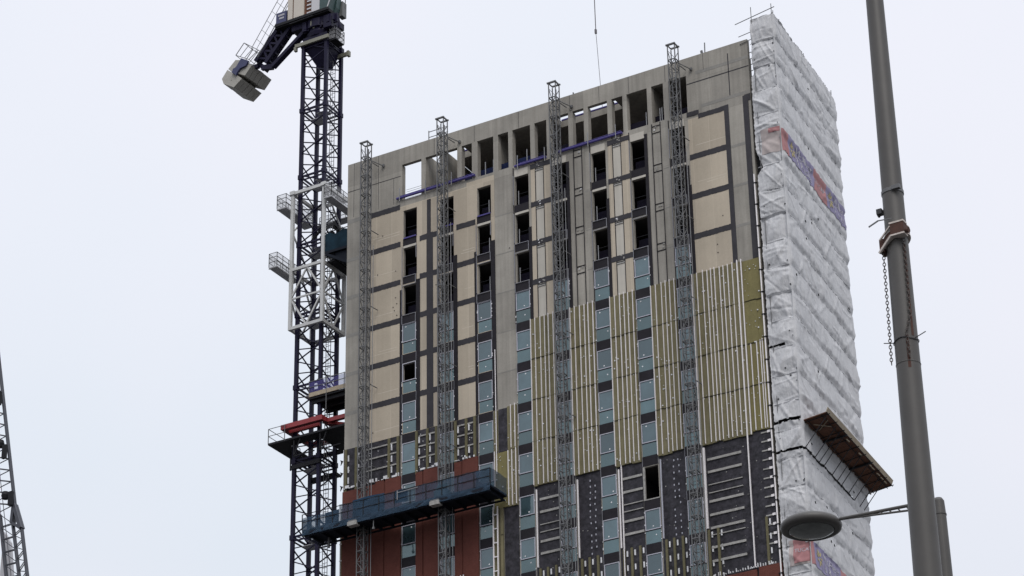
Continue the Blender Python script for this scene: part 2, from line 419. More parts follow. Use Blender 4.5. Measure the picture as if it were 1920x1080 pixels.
sm.box(.01, 4.5, -.007, -.002, 95.95, 96.28); sm.box(28.3, W-.03, -.007, -.002, 96.65, 96.9)
sm.box(28.0, W-.02, -.007, -.002, 99.35, 99.6)
sm.build('slab_edge', 'slab_stain', tower)

# ---- beige boards of the left half
def rect_minus(x0, x1, z0, z1, hs, name, m, y0=-.022, y1=-.003):
    o = MB(); o.wall(x0, x1, z0, z1, hs, y0, y1); return o.build(name, m, tower)
winh = [(x+.05, x+WW+.07, hd(k)-2.26, hd(k)+.02) for x in COLX[:3] for k in range(-3, 3)]
rect_minus(1.95, 12.17, 78.32, 96.35, winh+[(1.95, 4.48, 95.86, 96.35), (4.48, 9.95, 96.05, 96.35)], 'sheathing_board', 'board')
# right block
rect_minus(27.27, 29.97, 84.3, 96.0, [], 'sheathing_board', 'board')
# infill bays of the right half
bays = [(14.87, 16.78, 'b'), (17.89, 19.80, 'c'), (20.90, 22.82, 'b'), (23.94, 25.84, 'c')]
for a, b_, t in bays:
    if t == 'b':
        for q0, q1, mm, yy in ((a+.24, a+.58, 'board', -.03), (a+.63, a+1.22, 'board_grey', -.015), (a+1.27, b_-.04, 'board', -.03)):
            rect_minus(q0, q1, 84.32, 96.30, [], 'sheathing_board', mm, yy, -.003)
    else:
        rect_minus(a+.68, a+1.28, 84.32, 96.45, [], 'sheathing_board', 'slab_stain' if 0 else 'board_grey', -.010, -.003).data.materials[0] = M['concrete']
ln = MB()
for a, b_, t in bays:
    for x in (a+.605, a+1.245): ln.box(x-.022, x+.022, -.05, -.003, 84.3, 96.5)
    for k in range(-3, 1):
        z = hd(k)
        ln.box(a+.62, a+1.23, -.05, -.03 if t == 'b' else -.011, z-.03+.12, z+.02+.12)
        if t == 'c': ln.box(a+.62, a+1.23, -.05, -.011, z+.62, z+.67)
for j in (3, 4, 5, 6, 7):
    x = COLX[j]; ln.box(x-.06, x-.015, -.05, -.003, 84.3, 96.4)
ln.build('black_trim', 'membrane', tower)
pk = MB()
for a, b_, t in bays:
    for k in range(-3, 1):
        z = hd(k)
        if t == 'b':
            pk.box(a+.64, a+1.22, -.06, -.031, z-.02, z+.07, 0)
        for i in range(3 if t == 'b' else 2):
            xx = a+.68+.5*random.random(); zz = z+.25+.3*random.random(); pk.box(xx, xx+.1, -.07, -.05, zz, zz+.08, 1 if random.random() < .4 else 0)
pk.build('fixing_bracket', ['hrail', 'tab'], tower)

M['board_line'] = mat('pale_joint_tape', (.56, .50, .42), .8, var=.15, scale=2)
jl = [(1.97, 4.45), (9.15, 10.6)]
for k in range(-2, 4):
    for a_, b2_ in jl+[(27.5, 29.9)]:
        if a_ > 20 and k > -1: continue
        for dz in (1.02, 1.22):
            if random.random() < .3: continue
            x_ = a_+random.uniform(.2, .9); b = MB(); b.box(x_, b2_-random.uniform(.0, .3), -.024, -.0225, hd(k)+.2+dz, hd(k)+.2+dz+.035); b.build('joint_tape', 'board_line', tower)
fx = []
for (x, z) in ((3.0, 94.1), (2.6, 91.1), (4.1, 91.0), (4.1, 88.9), (4.2, 88.4), (4.0, 87.9), (3.9, 88.2), (4.2, 87.5), (10.4, 90.15), (10.5, 90.0), (28.9, 86.0), (28.9, 85.4), (29.4, 88.0), (7.4, 89.0), (2.3, 79.0), (13.3, 90.2)):
    b = MB(); b.box(x, x+.06, -.05, -.023, z, z+.06); b.build('fixing_hole', 'membrane', tower)

# ---- dark bands at the floor lines and membrane strips
bd = MB()
def ragged(x0, x1, za, zb, y):
    n = max(2, int((x1-x0)/.12))
    for i in range(n):
        p, q = x0+(x1-x0)*i/n, x0+(x1-x0)*(i+1)/n
        r1, r2 = random.uniform(-.016, .016), random.uniform(-.016, .016)
        bd.box(p, q, y, -.024, za+r1, zb+r2)
for k in range(-2, 3):
    z = hd(k)
    for q0, q1 in ((1.95, 4.52), (6.10, 6.66), (7.18, 7.60), (9.10, 10.64)): ragged(q0, q1, z+.20, z+.62, -.036-.001*random.random())
    if k < 1: ragged(27.28, 29.96, z+.20, z+.62, -.036)
ragged(1.95, 4.45, 95.82, 96.24, -.036)
ragged(27.2, 28.1, 96.2, 96.55, -.036); ragged(28.05, 29.96, 95.85, 96.22, -.0365); 
bd.box(6.70, 7.02, -.034, -.024, 93.3, 95.98); bd.box(6.66, 7.19, -.0345, -.024, 78.34, 93.3)
bd.box(29.96, 30.29, -.035, -.003, 84.3, 96.25); bd.box(31.37, 31.76, -.035, -.003, 84.3, 96.55); bd.box(31.5, W-.01, -.03, -.003, 96.1, 96.6)
for a, b_, t in bays:
    for k in range(-3 if t == 'b' else 9, 1):
        z = hd(k)
        ragged(a+.22, b_-.03, z+.22, z+.60, -.056)
bd.build('membrane_band', ['band'], tower)
ms = MB()
for j, x in enumerate(COLX):
    if j < 3:
        ztop = [89.9, 90.9, 91.2][j]; zb = 60
        ms.box(x+WW+.005, x+WW+.33, -.04, -.003, 78.34, ztop); ms.box(x-.22, x-.005, -.04, -.003, 78.34, ztop-.5)
    else:
        ztop = [91.4, 95.6, 91.8, 95.9, 92.5][j-3]
        ms.box(x+WW+.005, x+WW+.24, -.041, -.003, 84.3, ztop); 
        if j == 7: ms.box(x+WW+.005, x+WW+.36, -.040, -.003, 84.3, 91.0)
    # spandrels under every window
    for k in range(-1, 9):
        z = hd(k); ms.box(x-.01, x+WW+.005, -.028, -.003, z-2.97, z-2.30)
    for k in range(-3, -1):
        z = hd(k); ms.box(x+.02, x+WW+.04, -.0285, -.023 if j < 3 else -.003, z-2.86, z-2.24)
ms.build('membrane_strip', 'membrane', tower)

# ---- windows
def window(x, k, opened=False, empty=False):
    z = hd(k); fr = MB(); x1 = x+WW; t = .058
    if empty:
        fr.box(x-.03, x+.10, -.03, .1, z-2.25, z); fr.box(x-.03, x1+.03, -.045, -.015, z-2.33, z-2.26)
        fr.build('window', 'hrail', tower); return
    zt, zm, zb = z, z-1.38, z-2.29
    for (a, b_, c, d) in ((x, x1, zt-t, zt), (x, x1, zm, zm+t), (x, x+t, zm+t, zt-t), (x1-t, x1, zm+t, zt-t)): fr.box(a, b_, -.055, .03, c, d, 0)
    fr.box(x+.01, x1-.01, -.035, .03, zm-.05, zm-.002, 2)
    # white fixing tabs along the jambs
    for q in range(random.randint(3, 6)):
        xx = random.choice((x-.045, x1-.005)); zz = random.uniform(zb, zt); fr.box(xx, xx+.055, -.06, -.03, zz, zz+random.choice((.06, .06, .1)), 1)
    if not opened:
        xx = random.uniform(x+.15, x1-.25); zz = random.choice((zm+.18, zm+.2, zt-.25)); fr.box(xx, xx+.085, -.022, -.012, zz, zz+.085, 1)
    if random.random() < .5:
        xx = random.uniform(x+.1, x1-.2); zz = random.uniform(zb+.3, zm-.25); fr.box(xx, xx+.08, -.026, -.016, zz, zz+.08, 1)
    fo = fr.build('window', ['frame', 'tab', 'membrane'], tower)
    if not opened:
        p = MB(); p.box(x+t, x1-t, -.012, .012, zm+t, zt-t); po = p.build('pane', 'glass', fo)
        po.rotation_euler = (random.uniform(-.004, .004), 0, 0) if 0 else (0, 0, 0)
    p = MB(); p.box(x+.015, x1-.015, -.016, .012, zb, zm-.052); p.build('pane', 'glass_low', fo)
    # thin jamb lines beside the spandrel
    s = MB(); s.box(x-.028, x-.002, -.05, -.029, z-2.97, zb-.01); s.box(x1+.002, x1+.026, -.05, -.029, z-2.97, zb-.01)
    s.build('jamb_line', 'subframe', fo)
for j, x in enumerate(COLX):
    for k in range(0, 9):
        window(x, k, opened=(j == 0 and k == 1), empty=(j == 6 and k == 5))
# open rows: sub-frames, lintels and guards
for j, x in enumerate(COLX):
    for k in (-3, -2, -1):
        z = hd(k)
        if k > -3 or j > 2:
            l = MB()
            if k < -1 : l.box(x+.08, x+WW+.03, -.06, -.005, z-.02, z+.15, 0)
            if k == -3 and j > 2: l.box(x+.06, x+WW+.02, -.03, -.004, z+.15, z+.55, 0)
            l.bar((x-.02, -.07, z-2.2), (x-.02, -.07, z+.1), .035, .035, 1)
            if j < 3 and k == -2: l.bar((x+WW+.03, -.07, z-1.0), (x+WW+.03, -.07, z+.1), .035, .035, 1)
            l.build('subframe', ['board_grey', 'subframe'], tower)
        if k > -3:
            # outline frame of the spandrel below the opening
            l = MB(); a, b_, c, d = x-.02, x+WW-.02, z-3.0, z-2.30
            for p, q in (((a, c), (b_, c)), ((b_, c), (b_, d)), ((b_, d), (a, d)), ((a, d), (a, c))):
                l.bar((p[0], -.075, p[1]), (q[0], -.075, q[1]), .032, .032)
            l.build('subframe', 'subframe', tower)
        n = MB(); n.box(x+.08, x+WW+.04, .60, .62, z-2.24, z-1.3, 0); n.bar((x+.08, .3, z-1.23), (x+WW+.04, .3, z-1.23), .035, .035, 1)
        if j in (2, 3, 5): n.bar((x+(.95 if j == 2 else .3), .1, z-2.2), (x+(.95 if j == 2 else .3), .1, z-1.1), .045, .045, 2)
        n.build('guard_net', ['purple_dark', 'dark_steel', 'galv_light'], tower)
        if k == -3 and j < 3:
            n = MB(); n.box(x+.1, x+WW+.03, -.1, .05, z-2.3, z-2.2); n.build('edge_barrier', 'purple', tower)

# ---- mineral wool with white rails
def wool(x0, x1, z0, z1, rails, joints, m='wool', dots=0, y=-.13):
    o = MB()
    # vertical batts of slightly different thickness, ragged lower edge
    xs = [x0]
    while xs[-1] < x1-.35: xs.append(xs[-1]+random.choice((.3, .42, .6)))
    xs[-1] = x1
    if len(xs) < 2: xs = [x0, x1]
    zj = [z1]+[z for z in joints if z0 < z < z1]+[z0]
    for i in range(len(xs)-1):
        for a, b_ in zip(zj[:-1], zj[1:]):
            yy = y+random.uniform(-.018, .018)
            lo = b_ if b_ > z0+.01 else b_-random.uniform(-.02, .1)
            o.box(xs[i], xs[i+1], yy, -.004, lo, a-.02, 0)
    for z in joints:
        if not z0 < z < z1: continue
        x = x0+.05
        while x < x1-.1:
            l = random.uniform(.15, .6); zz = z+random.uniform(-.03, .03)
            if random.random() < .8: o.box(x, min(x+l, x1), y-.025, y+.03, zz-.035, zz+.03, 2)
            x += l
    for i in range(dots):
        xx = random.uniform(x0+.05, x1-.1); zz = random.uniform(z0+.2, z1-.2); s = random.choice((.03, .035, .05, .075))
        o.box(xx, xx+s, y-.05, y-.01, zz, zz+s, 1)
    po = o.build('insulation_panel', [m, 'tab', 'wool_dark'], tower)
    for rl in rails:
        x, a, b_ = rl if isinstance(rl, tuple) else (rl, z0, z1)
        r = MB(); zc = [a]+[z for z in sorted(joints) if a < z < b_]+[b_]
        for p, q in zip(zc[:-1], zc[1:]):
            r.box(x-.017, x+.017, -.215, -.12, p+random.uniform(.0, .03), q-.03+random.uniform(0, .12 if q == b_ else .0), 0)
        r.build('rail', 'alu', po)
    return po
J = [81.3, 78.3, 75.3]
wool(14.90, 16.72, 72.16, 84.30, [14.92, 15.26, 15.66, 15.99, 16.28, 16.65], J, dots=42)
wool(17.92, 19.73, 72.16, 84.30, [17.94, 18.28, 18.67, 19.02, 19.30, 19.66], J, dots=42)
wool(20.93, 22.76, 72.10, 84.30, [20.95, 21.31, 21.68, 22.0, 22.3, 22.65], J, dots=42)
wool(23.97, 25.79, 72.16, 84.30, [23.99, 24.35, 24.78, 25.08, 25.38, 25.72], J, dots=42)
wool(27.0, 30.62, 72.12, 84.30, [27.02, 27.38, 27.8, 28.12, 28.38, 28.64, 29.01, 29.28, 29.6, 29.93], J, dots=80)
wool(30.62, 31.86, 72.2, 84.25, [(30.9, 72.2, 78.2), (31.3, 72.2, 78.3), (31.56, 72.2, 78.35), (31.71, 72.2, 78.4)], J, m='wool_bright', dots=32, y=-.11)
# tall rails running past the insulation
tr = MB(); tr.box(30.26, 30.32, -.24, -.14, 63.2, 84.4); tr.box(30.54, 30.59, -.22, -.12, 72.0, 84.4); tr.build('rail', 'alu', tower)
# pier between third and fourth window column
wool(11.93, 12.2, 75.3, 78.25, [], [], dots=3); wool(12.97, 13.66, 75.25, 78.35, [13.27, 13.58], [], dots=6)
wool(11.93, 13.00, 71.25, 75.15, [(12.0, 72.5, 75.2)], [], m='wool_bright', dots=14); wool(13.0, 13.66, 71.2, 75.15, [13.02, 13.30, 13.60], [], dots=10)
p = MB(); p.box(12.26, 12.95, -.05, -.004, 75.2, 78.3); p.build('wall_panel', 'foil', tower)
p = MB(); p.bar((12.17, -.24, 82.7), (12.19, -.24, 73.6), .06, .06, n=6); p.build('downpipe', 'alu', tower)
p = MB()
for x in (11.88, 12.2): p.box(x-.03, x+.03, -.3, -.2, 60, 71.3)
for i in range(9): p.box(11.9, 12.18, -.28, -.22, 70.7-.98*i, 70.76-.98*i)
p.build('rail', 'alu', tower)
wool(11.83, 12.24, 60, 71.2, [], [], dots=4); wool(12.32, 12.53, 60, 71.2, [], [69.3, 66.3], dots=0)
p = MB(); p.box(12.6, 13.68, -.05, -.004, 60, 71.15)
p.build('wall_panel', 'foil', tower)

# ---- dark wall panels
lo_bays = [(14.95, 16.72, [71.13, 70.24, 69.36, 68.84, 68.19, 67.36]), (17.98, 19.75, []), (21.0, 22.78, [71.13, 70.2, 69.34, 68.86, 68.19, 67.30]), (24.0, 25.8, []),
           (27.05, 31.88, [71.05, 70.2, 69.33, 68.78, 68.2, 67.3, 66.42, 65.95, 65.12, 64.22])]
for a, b_, rl in lo_bays:
    o = MB(); o.box(a, b_, -.03, -.004, 60, 72.2, 0)
    if not rl:
        for z in np.arange(66.5, 71.9, .42):
            for dx in (.95, 1.3):
                if random.random() < .8:
                    xx = a+dx+random.uniform(-.04, .04); o.box(xx, xx+.07, -.05, -.03, z, z+.12, 1)
    for i in range(16 if b_-a < 3 else 34):
        xx = random.uniform(a+.1, b_-.1); zz = random.uniform(61, 72); s = random.choice((.03, .04, .06)); o.box(xx, xx+s, -.045, -.03, zz, zz+s, 2)
    po = o.build('wall_panel', ['foil', 'frame', 'hrail'], tower)
    x1 = b_ if b_-a < 3 else 29.75
    for z in rl:
        r = MB(); thick = .16 if z not in (68.84, 68.86, 68.78, 65.95, 69.36, 69.34, 69.33) else .06
        r.box(a+.33, x1-.02, -.10, -.031, z-thick/2, z+thick/2); r.build('support_rail', 'hrail', po)
    # pale tubes
    r = MB(); 
    if a < 27: r.box(a+.09, a+.16, -.16, -.06, 66.45, 71.85)
    if 20 < a < 22: r.box(a+.29, a+.345, -.16, -.06, 63.5, 72.1)
    if a > 27: r.box(27.13, 27.25, -.18, -.06, 66.42, 71.9)
    r.build('tube', 'alu' if a != 24.0 else 'frame', po)
    # olive battens and clips at the bottom
    bt = MB()
    offs = (.2, .75, 1.35) if b_-a < 3 else (.1, .75, 4.05)
    for dx in offs:
        xx = a+dx; bt.box(xx, xx+.15, -.12, -.031, 60, 66.35, 0)
        for z in np.arange(62.0, 66.0, .95):
            bt.box(xx+.25, xx+.34, -.09, -.031, z, z+.38, 1)
    bt.build('batten', ['batten', 'tab'], po)
c = MB()   # clips by the right corner
for z in np.arange(64.5, 72, .62):
    c.box(31.15, 31.6, -.07, -.031, z, z+.09, 0); c.box(31.6, 31.82, -.1, -.07, z-.03, z+.13, 1)
c.build('fixing_bracket', ['hrail', 'alu'], tower)
br = MB(); br.box(27.3, 30.35, -.17, -.032, 55, 63.05); br.box(30.5, W+.1, -.17, -.032, 55, 63.15); br.build('brick_wall', 'brick', tower)
tb = MB()
for i in range(26):
    x = 27.4+i*.17+random.uniform(-.04, .04); tb.box(x, x+.04, -.19, -.1, 63.16, 63.22+.22*random.random())
for x in (29.9, 30.2, 31.2): tb.box(x, x+.3, -.19, -.15, 63.16, 63.22)
tb.build('wall_tie', 'tab', tower)
# left half: dark panels with battens, then brick
for i, (a, b_, bat) in enumerate([(.02, 4.56, [.12, .95, 3.6, 4.32]), (5.78, 7.60, [5.80, 6.66, 7.36]), (8.82, 10.66, [8.86, 9.70, 10.36])]):
    o = MB(); o.box(a, b_, -.035, -.004, 75.0, 78.3, 0)
    for q in range(10):
        xx = random.uniform(a+.1, b_-.2); zz = random.uniform(75.4, 78.0); o.box(xx, xx+.05, -.05, -.036, zz, zz+.06, 1)
    po = o.build('wall_panel', ['foil', 'tab'], tower)
    for x in bat:
        r = MB(); r.box(x, x+.17, -.14, -.036, 75.1, 78.25); r.build('batten', 'batten', po)
    for z in (77.85, 77.1, 76.25):
        r = MB(); r.box(a+.28 if i else 1.6, b_-.25, -.1, -.036, z-.05, z+.05); r.build('support_rail', 'hrail', po)
    cl = MB()
    for x in bat:
        for z in (75.7, 76.5, 77.35):
            if x+.35 < b_ and random.random() < .85: cl.box(x+.24, x+.33, -.1, -.036, z, z+.45)
    cl.build('fixing_bracket', 'tab', po)
for a, gv, b_ in ((.0, 3.33, 4.64), (5.85, 6.38, 7.66), (8.87, 9.42, 10.68)):
    o = MB(); o.box(a, gv, -.16, -.036, 0, 75.2 if a > 1 else 75.12); o.box(gv, gv+.1, -.09, -.036, 0, 75.2); o.box(gv+.1, b_, -.16, -.036, 0, 75.28)
    if a < 1: o.box(2.65, gv, -.158, -.036, 75.12, 75.3)
    po = o.build('brick_wall', 'brick', tower)
    t = MB(); x = a+.05
    while x < b_-.1:
        t.box(x, x+random.choice((.05, .09, .3)), -.19, -.1, 75.29, 75.34+random.choice((0, .08, .2))); x += random.uniform(.15, .35)
    t.build('wall_tie', 'tab', po)
# openings left in the brickwork
t = MB()
for (x, z, l) in ((9.0, 66.9, .55), (2.1, 66.2, .9)):
    for q in (0, l*.5, l-.06): t.box(x+q, x+q+.07, -.19, -.15, z, z+.22)
    t.box(x, x+l, -.19, -.15, z, z+.05)
t.build('wall_tie', 'tab', tower)
# left corner rails and right edge pipe
e = MB()
for x in (-.24, -.06): e.box(x-.025, x+.025, .0, .06, 55, 74.2)
e.box(-.2, -.1, .03, .05, 55, 74.0, 1)
for z in np.arange(57, 74, 1.2): e.box(-.3, .0, -.01, .0-.002, z, z+.06)
e.box(-.03, .0-.003, -.05, .03, 74.2, 78.3)
e.build('rail', ['alu', 'wool'], tower)
e = MB()
for z in (75.6, 76.6, 77.5): e.poly([(-.05, -.05, z), (-.30, -.05, z+.12), (-.22, -.05, z-.05), (-.26, -.05, z-.3)], (0, .05, 0))
e.build('fixing_bracket', 'dark_steel', tower)
pp = MB(); pp.bar((31.9, -.2, 90.3), (31.94, -.2, 72), .10, .10, n=8); pp.bar((31.94, -.2, 72), (32.0, -.2, 55), .10, .10, n=8)
for z in np.arange(56, 90, 1.6): pp.box(31.82, 32.06, -.27, -.13, z, z+.07, 1)
pp.build('downpipe', ['alu', 'dark_steel'], tower)

# ================================================================== LATTICE MASTS of the mast climbers
def lattice(mb, x0, x1, y0, y1, z0, z1, leg, brace, step, xb=False, legn=4):
    for x in (x0, x1):
        for y in (y0, y1): mb.bar((x, y, z0), (x, y, z1), leg, leg, 0, n=legn)
    n = int(round((z1-z0)/step)); cs = [(x0, y0), (x1, y0), (x1, y1), (x0, y1)]
    for i in range(n):
        a = z0+i*step; b_ = a+step
        for s in range(4):
            p, q = cs[s], cs[(s+1) % 4]
            mb.bar((*p, a), (*q, a), brace, brace)
            if (i+s) % 2: mb.bar((*p, a), (*q, b_), brace, brace)
            else: mb.bar((*q, a), (*p, b_), brace, brace)
            if xb:
                if (i+s) % 2: mb.bar((*q, a), (*p, b_), brace, brace)
                else: mb.bar((*p, a), (*q, b_), brace, brace)
MX = [2.34, 8.70, 17.75, 26.98]
mlabels = ['lattice mast against the bare concrete strip at the left end of the facade',
           'lattice mast crossing the second window column, beside the small roof handrail',
           'lattice mast crossing the row of top storey openings near the middle of the facade',
           'lattice mast nearest the white sheeted scaffold, beside the large beige boards']
MGRP = 'climber masts in front of the facade'
def make_mast():
    root = thing('climber_mast', (MX[0], -1.2, 0), mlabels[0], 'mast', MGRP)
    X, Y = MX[0], -1.2; h = .265
    m = MB()
    lattice(m, X-h, X+h, Y-h, Y+h, .46, 101.2, .062, .036, .755, legn=4)
    for z in np.arange(.46, 101.3, 1.51):
        for (p, q) in (((X-h, Y-h), (X+h, Y-h)), ((X-h, Y+h), (X+h, Y+h)), ((X-h, Y-h), (X-h, Y+h)), ((X+h, Y-h), (X+h, Y+h))): m.bar((*p, z), (*q, z), .06, .06)
    m.bar((X+.02, Y+h, .5), (X+.02, Y+h, 101), .05, .07)      # rack
    m.build('lattice', 'galv', root)
    c = MB(); c.bar((X-h-.12, Y-h, 101.32), (X+h+.05, Y-h, 101.32), .13, .1); c.bar((X-h-.0, Y+h, 101.3), (X+h+.1, Y+h, 101.3), .1, .1)
    c.bar((X+h, Y-h, 101.3), (X+h, Y+h, 101.3), .08, .1); c.bar((X-h, Y-h, 101.3), (X-h, Y+h, 101.3), .06, .08); c.build('cap_frame', 'galv', root)
    for z in (99.85, 94.3, 88.3, 82.3, 76.3):
        t = MB(); (t.bar((X+h, Y-h, z), (X+.75, -.1, z-.05), .05, .05) if z > 99 else None); t.bar((X-h, Y+h, z), (X-h, -.05, z), .05, .05); t.bar((X+h, Y+h, z), (X+h+.1, -.1, z), .05, .05)
        if z > 99: t.box(X+.66, X+.84, -.16, -.06, z-.14, z+.06)
        t.build('wall_tie', 'galv', root)
    t = MB(); t.bar((X-.55, -.55, 60), (X-.55, -.55, 95), .03, .03); t.bar((X+.5, -.95, 58), (X+.5, -.95, 93), .035, .035); t.build('guide_cable', 'galv_light', root)
    return root
mast0 = make_mast()
for i in range(1, 4):
    c = mast0.copy(); col.objects.link(c); c.location = (MX[i], -1.2, 0); c['label'] = mlabels[i]
    for ch in list(mast0.children):
        d = ch.copy(); col.objects.link(d); d.parent = c

# ================================================================== TEAL WORK PLATFORM
wp = thing('work_platform', (5.7, -1.6, 71.5), 'long work platform in dark blue netting across the brickwork at lower left', 'work platform')
PX0, PX1, PY0, PY1, PZ = -1.57, 13.05, -2.6, -.45, 71.85
d = MB()
d.box(PX0, PX1, PY0, PY1, PZ-.16, PZ)
for i in range(16):
    x = PX0+.3+i*(PX1-PX0-.6)/15; d.box(x-.05, x+.05, PY0+.1, PY1, PZ-.36, PZ-.161)
d.box(PX0+.1, PX1-.1, PY0+.1, PY0+.22, PZ-.46, PZ-.361); d.box(PX0+.1, PX1-.1, PY1-.2, PY1-.08, PZ-.46, PZ-.361)
d.build('deck', 'teal_dark', wp)
s = MB(); s.box(PX0+.1, PX1-.1, PY0-.02, PY0+.04, PZ-.34, PZ-.162); s.build('skirt', 'teal_dark', wp)
def net(x0, y0, x1, y1, z0, z1, m):
    n = MB(); N = max(2, int(math.hypot(x1-x0, y1-y0)/.4)); dx, dy = (x1-x0)/N, (y1-y0)/N; L = math.hypot(dx, dy); nx, ny = dy/L, -dx/L
    P = []
    for i in range(N+1):
        for k in range(3):
            w_ = random.uniform(-.03, .03); P.append((x0+dx*i+nx*w_, y0+dy*i+ny*w_, z0+(z1-z0)*k/2+(random.uniform(-.04, .03) if k == 2 else 0)))
    for i in range(N):
        for k in range(2):
            a = i*3+k; n.f.append((a, a+3, a+4, a+1)); n.m.append(0)
    n.v = P; return n.build('guard_net', m, wp)
net(PX0, PY0, 1.4, PY0, PZ-.1, PZ+.86, 'teal_net'); net(1.4, PY0, 7.2, PY0, PZ-.1, PZ+1.15, 'teal_net'); net(7.2, PY0, PX1, PY0, PZ-.1, PZ+1.15, 'teal_net')
net(PX0, PY0-.03, PX1, PY0-.03, PZ-.42, PZ-.02, 'teal_net'); net(PX1, PY0, PX1, PY1, PZ-.1, PZ+1.15, 'teal_net'); net(PX0, PY1, PX0, PY0, PZ-.4, PZ+.8, 'teal_net')
net(2.4, PY0+.1, 4.9, PY0+.1, PZ, PZ+1.3, 'teal_solid'); net(5.7, PY0+.1, 6.7, PY0+.1, PZ+.3, PZ+1.2, 'teal_solid'); net(11.9, PY0+.1, PX1, PY0+.12, PZ, PZ+1.15, 'teal_net')
net(.2, PY0+.12, 1.3, PY0+.12, PZ, PZ+.9, 'teal_solid'); net(PX0, PY1, 4.3, PY1, PZ, PZ+.8, 'teal_net')
r = MB()
for x in np.linspace(PX0, PX1, 13): r.bar((x, PY0, PZ), (x, PY0, PZ+1.12), .05, .05)
for z in (PZ+.55, PZ+1.1): r.bar((PX0, PY0-.01, z), (PX1, PY0-.01, z), .04, .04)
r.bar((PX0, PY1, PZ+1.0), (0, PY1, PZ+1.0), .04, .04)
for x in np.linspace(PX0, 0.6, 9): r.bar((x, PY1, PZ), (x, PY1, PZ+1.0), .03, .03)
r.build('guard_rail', 'dark_steel', wp)
r = MB(); r.bar((6.0, PY0-.06, PZ+.95), (7.6, PY0-.06, PZ+1.0), .04, .04); r.bar((6.0, PY0-.06, PZ+.45), (6.0, PY0-.06, PZ+1.1), .05, .05); r.build('guard_rail', 'galv_light', wp)
for x in (2.1, 8.5):
    m = MB(); m.box(x, x+.72, PY0-.10, PY0+.35, PZ-.55, PZ-.27, 0); m.box(x+.05, x+.66, PY0-.06, PY0+.3, PZ-.265, PZ-.17, 1)
    m.build('motor_box', ['hrail', 'galv'], wp)
for x in (2.34, 8.70):
    m = MB(); m.box(x-.45, x+.45, -1.75, -.6, PZ, PZ+.9); m.bar((x-.3, -1.7, PZ+.9), (x-.1, -1.6, PZ+1.3), .12, .1); m.box(x-.1, x+.6, -1.8, -1.74, PZ+.95, PZ+1.2); m.build('drive_unit', 'green_drum', wp)
m = MB()
for (x, w_, h_) in ((1.0, .5, .5), (3.4, .8, .7), (5.2, .6, .45), (6.9, .9, .62), (10.0, 1.1, .5), (11.2, .5, .8)): m.box(x, x+w_, -1.6, -1.0, PZ+.001, PZ+h_); m.build('material_pack', 'brick', wp); m = MB()
m = MB(); m.bar((4.0, PY0+.2, PZ-.2), (4.05, PY0+.1, PZ-1.0), .05, .05); m.box(3.98, 4.12, PY0+.05, PY0+.18, PZ-1.12, PZ-.98); m.bar((-.2, -1.4, PZ-.4), (-.2, -1.4, PZ-1.15), .12, .12); m.build('hanging_bracket', 'galv', wp)

# ================================================================== SHEETED SCAFFOLD
ws = thing('wrapped_scaffold', (33.4, 5, 0), 'scaffold wrapped in creased white sheeting on the right gable', 'scaffold')
XC, XL = 34.0, 32.16            # front return from XL to XC
SD = Vector((-.085, .9964, 0)); SN = Vector((.9964, .085, 0)); SLEN = 12.35; WT = 102.1; LIFT = 1.9
def tri_noise(x, y, z): return noise.noise(Vector((x, y, z)))
creases = {}
def facets(row, u, v, seed, n, U, g=.46):
    """taut sheeting between ties: the highest of a few tilted planes, so flat facets meet in thin straight ridges"""
    key = (row, seed)
    if key not in creases:
        r_ = random.Random(row*131+seed*977); L_ = []
        for q in range(n):
            an = r_.uniform(0, 6.283); k = r_.uniform(.5, 1.0)*g
            L_.append((U*.5+.5*U*math.cos(an)*r_.uniform(.2, .8), LIFT*.5+.5*LIFT*math.sin(an)*r_.uniform(.2, .8), k*math.cos(an), k*math.sin(an), r_.uniform(-.03, .03)))
        creases[key] = L_
    hs = [c+gu*(u-cu)+gv*(v-cv) for cu, cv, gu, gv, c in creases[key]]
    return -max(hs) if (row+seed) % 3 else min(hs)*.5-max(hs)*.5
def gather(u, v, U, seed, row, amp=.03):
    """fine tension folds fanning out from the ties in the panel's corners"""
    h = 0
    for (cu, cv, k) in ((0, 0, 0), (U, 0, 1), (0, LIFT, 2), (U, LIFT, 3)):
        dx, dy = u-cu, v-cv; d_ = math.hypot(dx, dy)
        if d_ < 1.05: h += amp*math.sin(8*math.atan2(dy, dx)+row*1.7+seed+k*2.1)*(1-d_/1.05)*min(1, d_/.15)
    return h
ridges = {}
def ridge(row, u, v, seed, U, n, wd, amp):
    """thin pulled creases running straight between ties on the edges of a panel"""
    key = (row, seed)
    if key not in ridges:
        r_ = random.Random(row*71+seed*409); L_ = []
        for q in range(n):
            t0, t1 = r_.random(), r_.random(); k = r_.random()
            if k < .45: A, B = (t0*U, 0), (t1*U, LIFT)
            elif k < .8: A, B = (0 if r_.random() < .5 else U, t0*LIFT), (t1*U, r_.choice((0, LIFT)))
            else: A, B = (0, t0*LIFT), (U, (t0+r_.uniform(-.25, .25))*LIFT)
            L_.append((A, B, amp*r_.uniform(.5, 1.2)*r_.choice((1, 1, -.7)), wd*r_.uniform(.7, 1.7)))
        ridges[key] = L_
    h = 0
    for (ax, ay), (bx, by), am, w_ in ridges[key]:
        dx, dy = bx-ax, by-ay; L2 = dx*dx+dy*dy+1e-6; t = ((u-ax)*dx+(v-ay)*dy)/L2
        if -.02 < t < 1.02:
            d_ = abs((u-ax)*dy-(v-ay)*dx)/math.sqrt(L2); h += am*max(0, 1-d_/w_)*min(1, 6*t*(1-t)+.25)
    return h
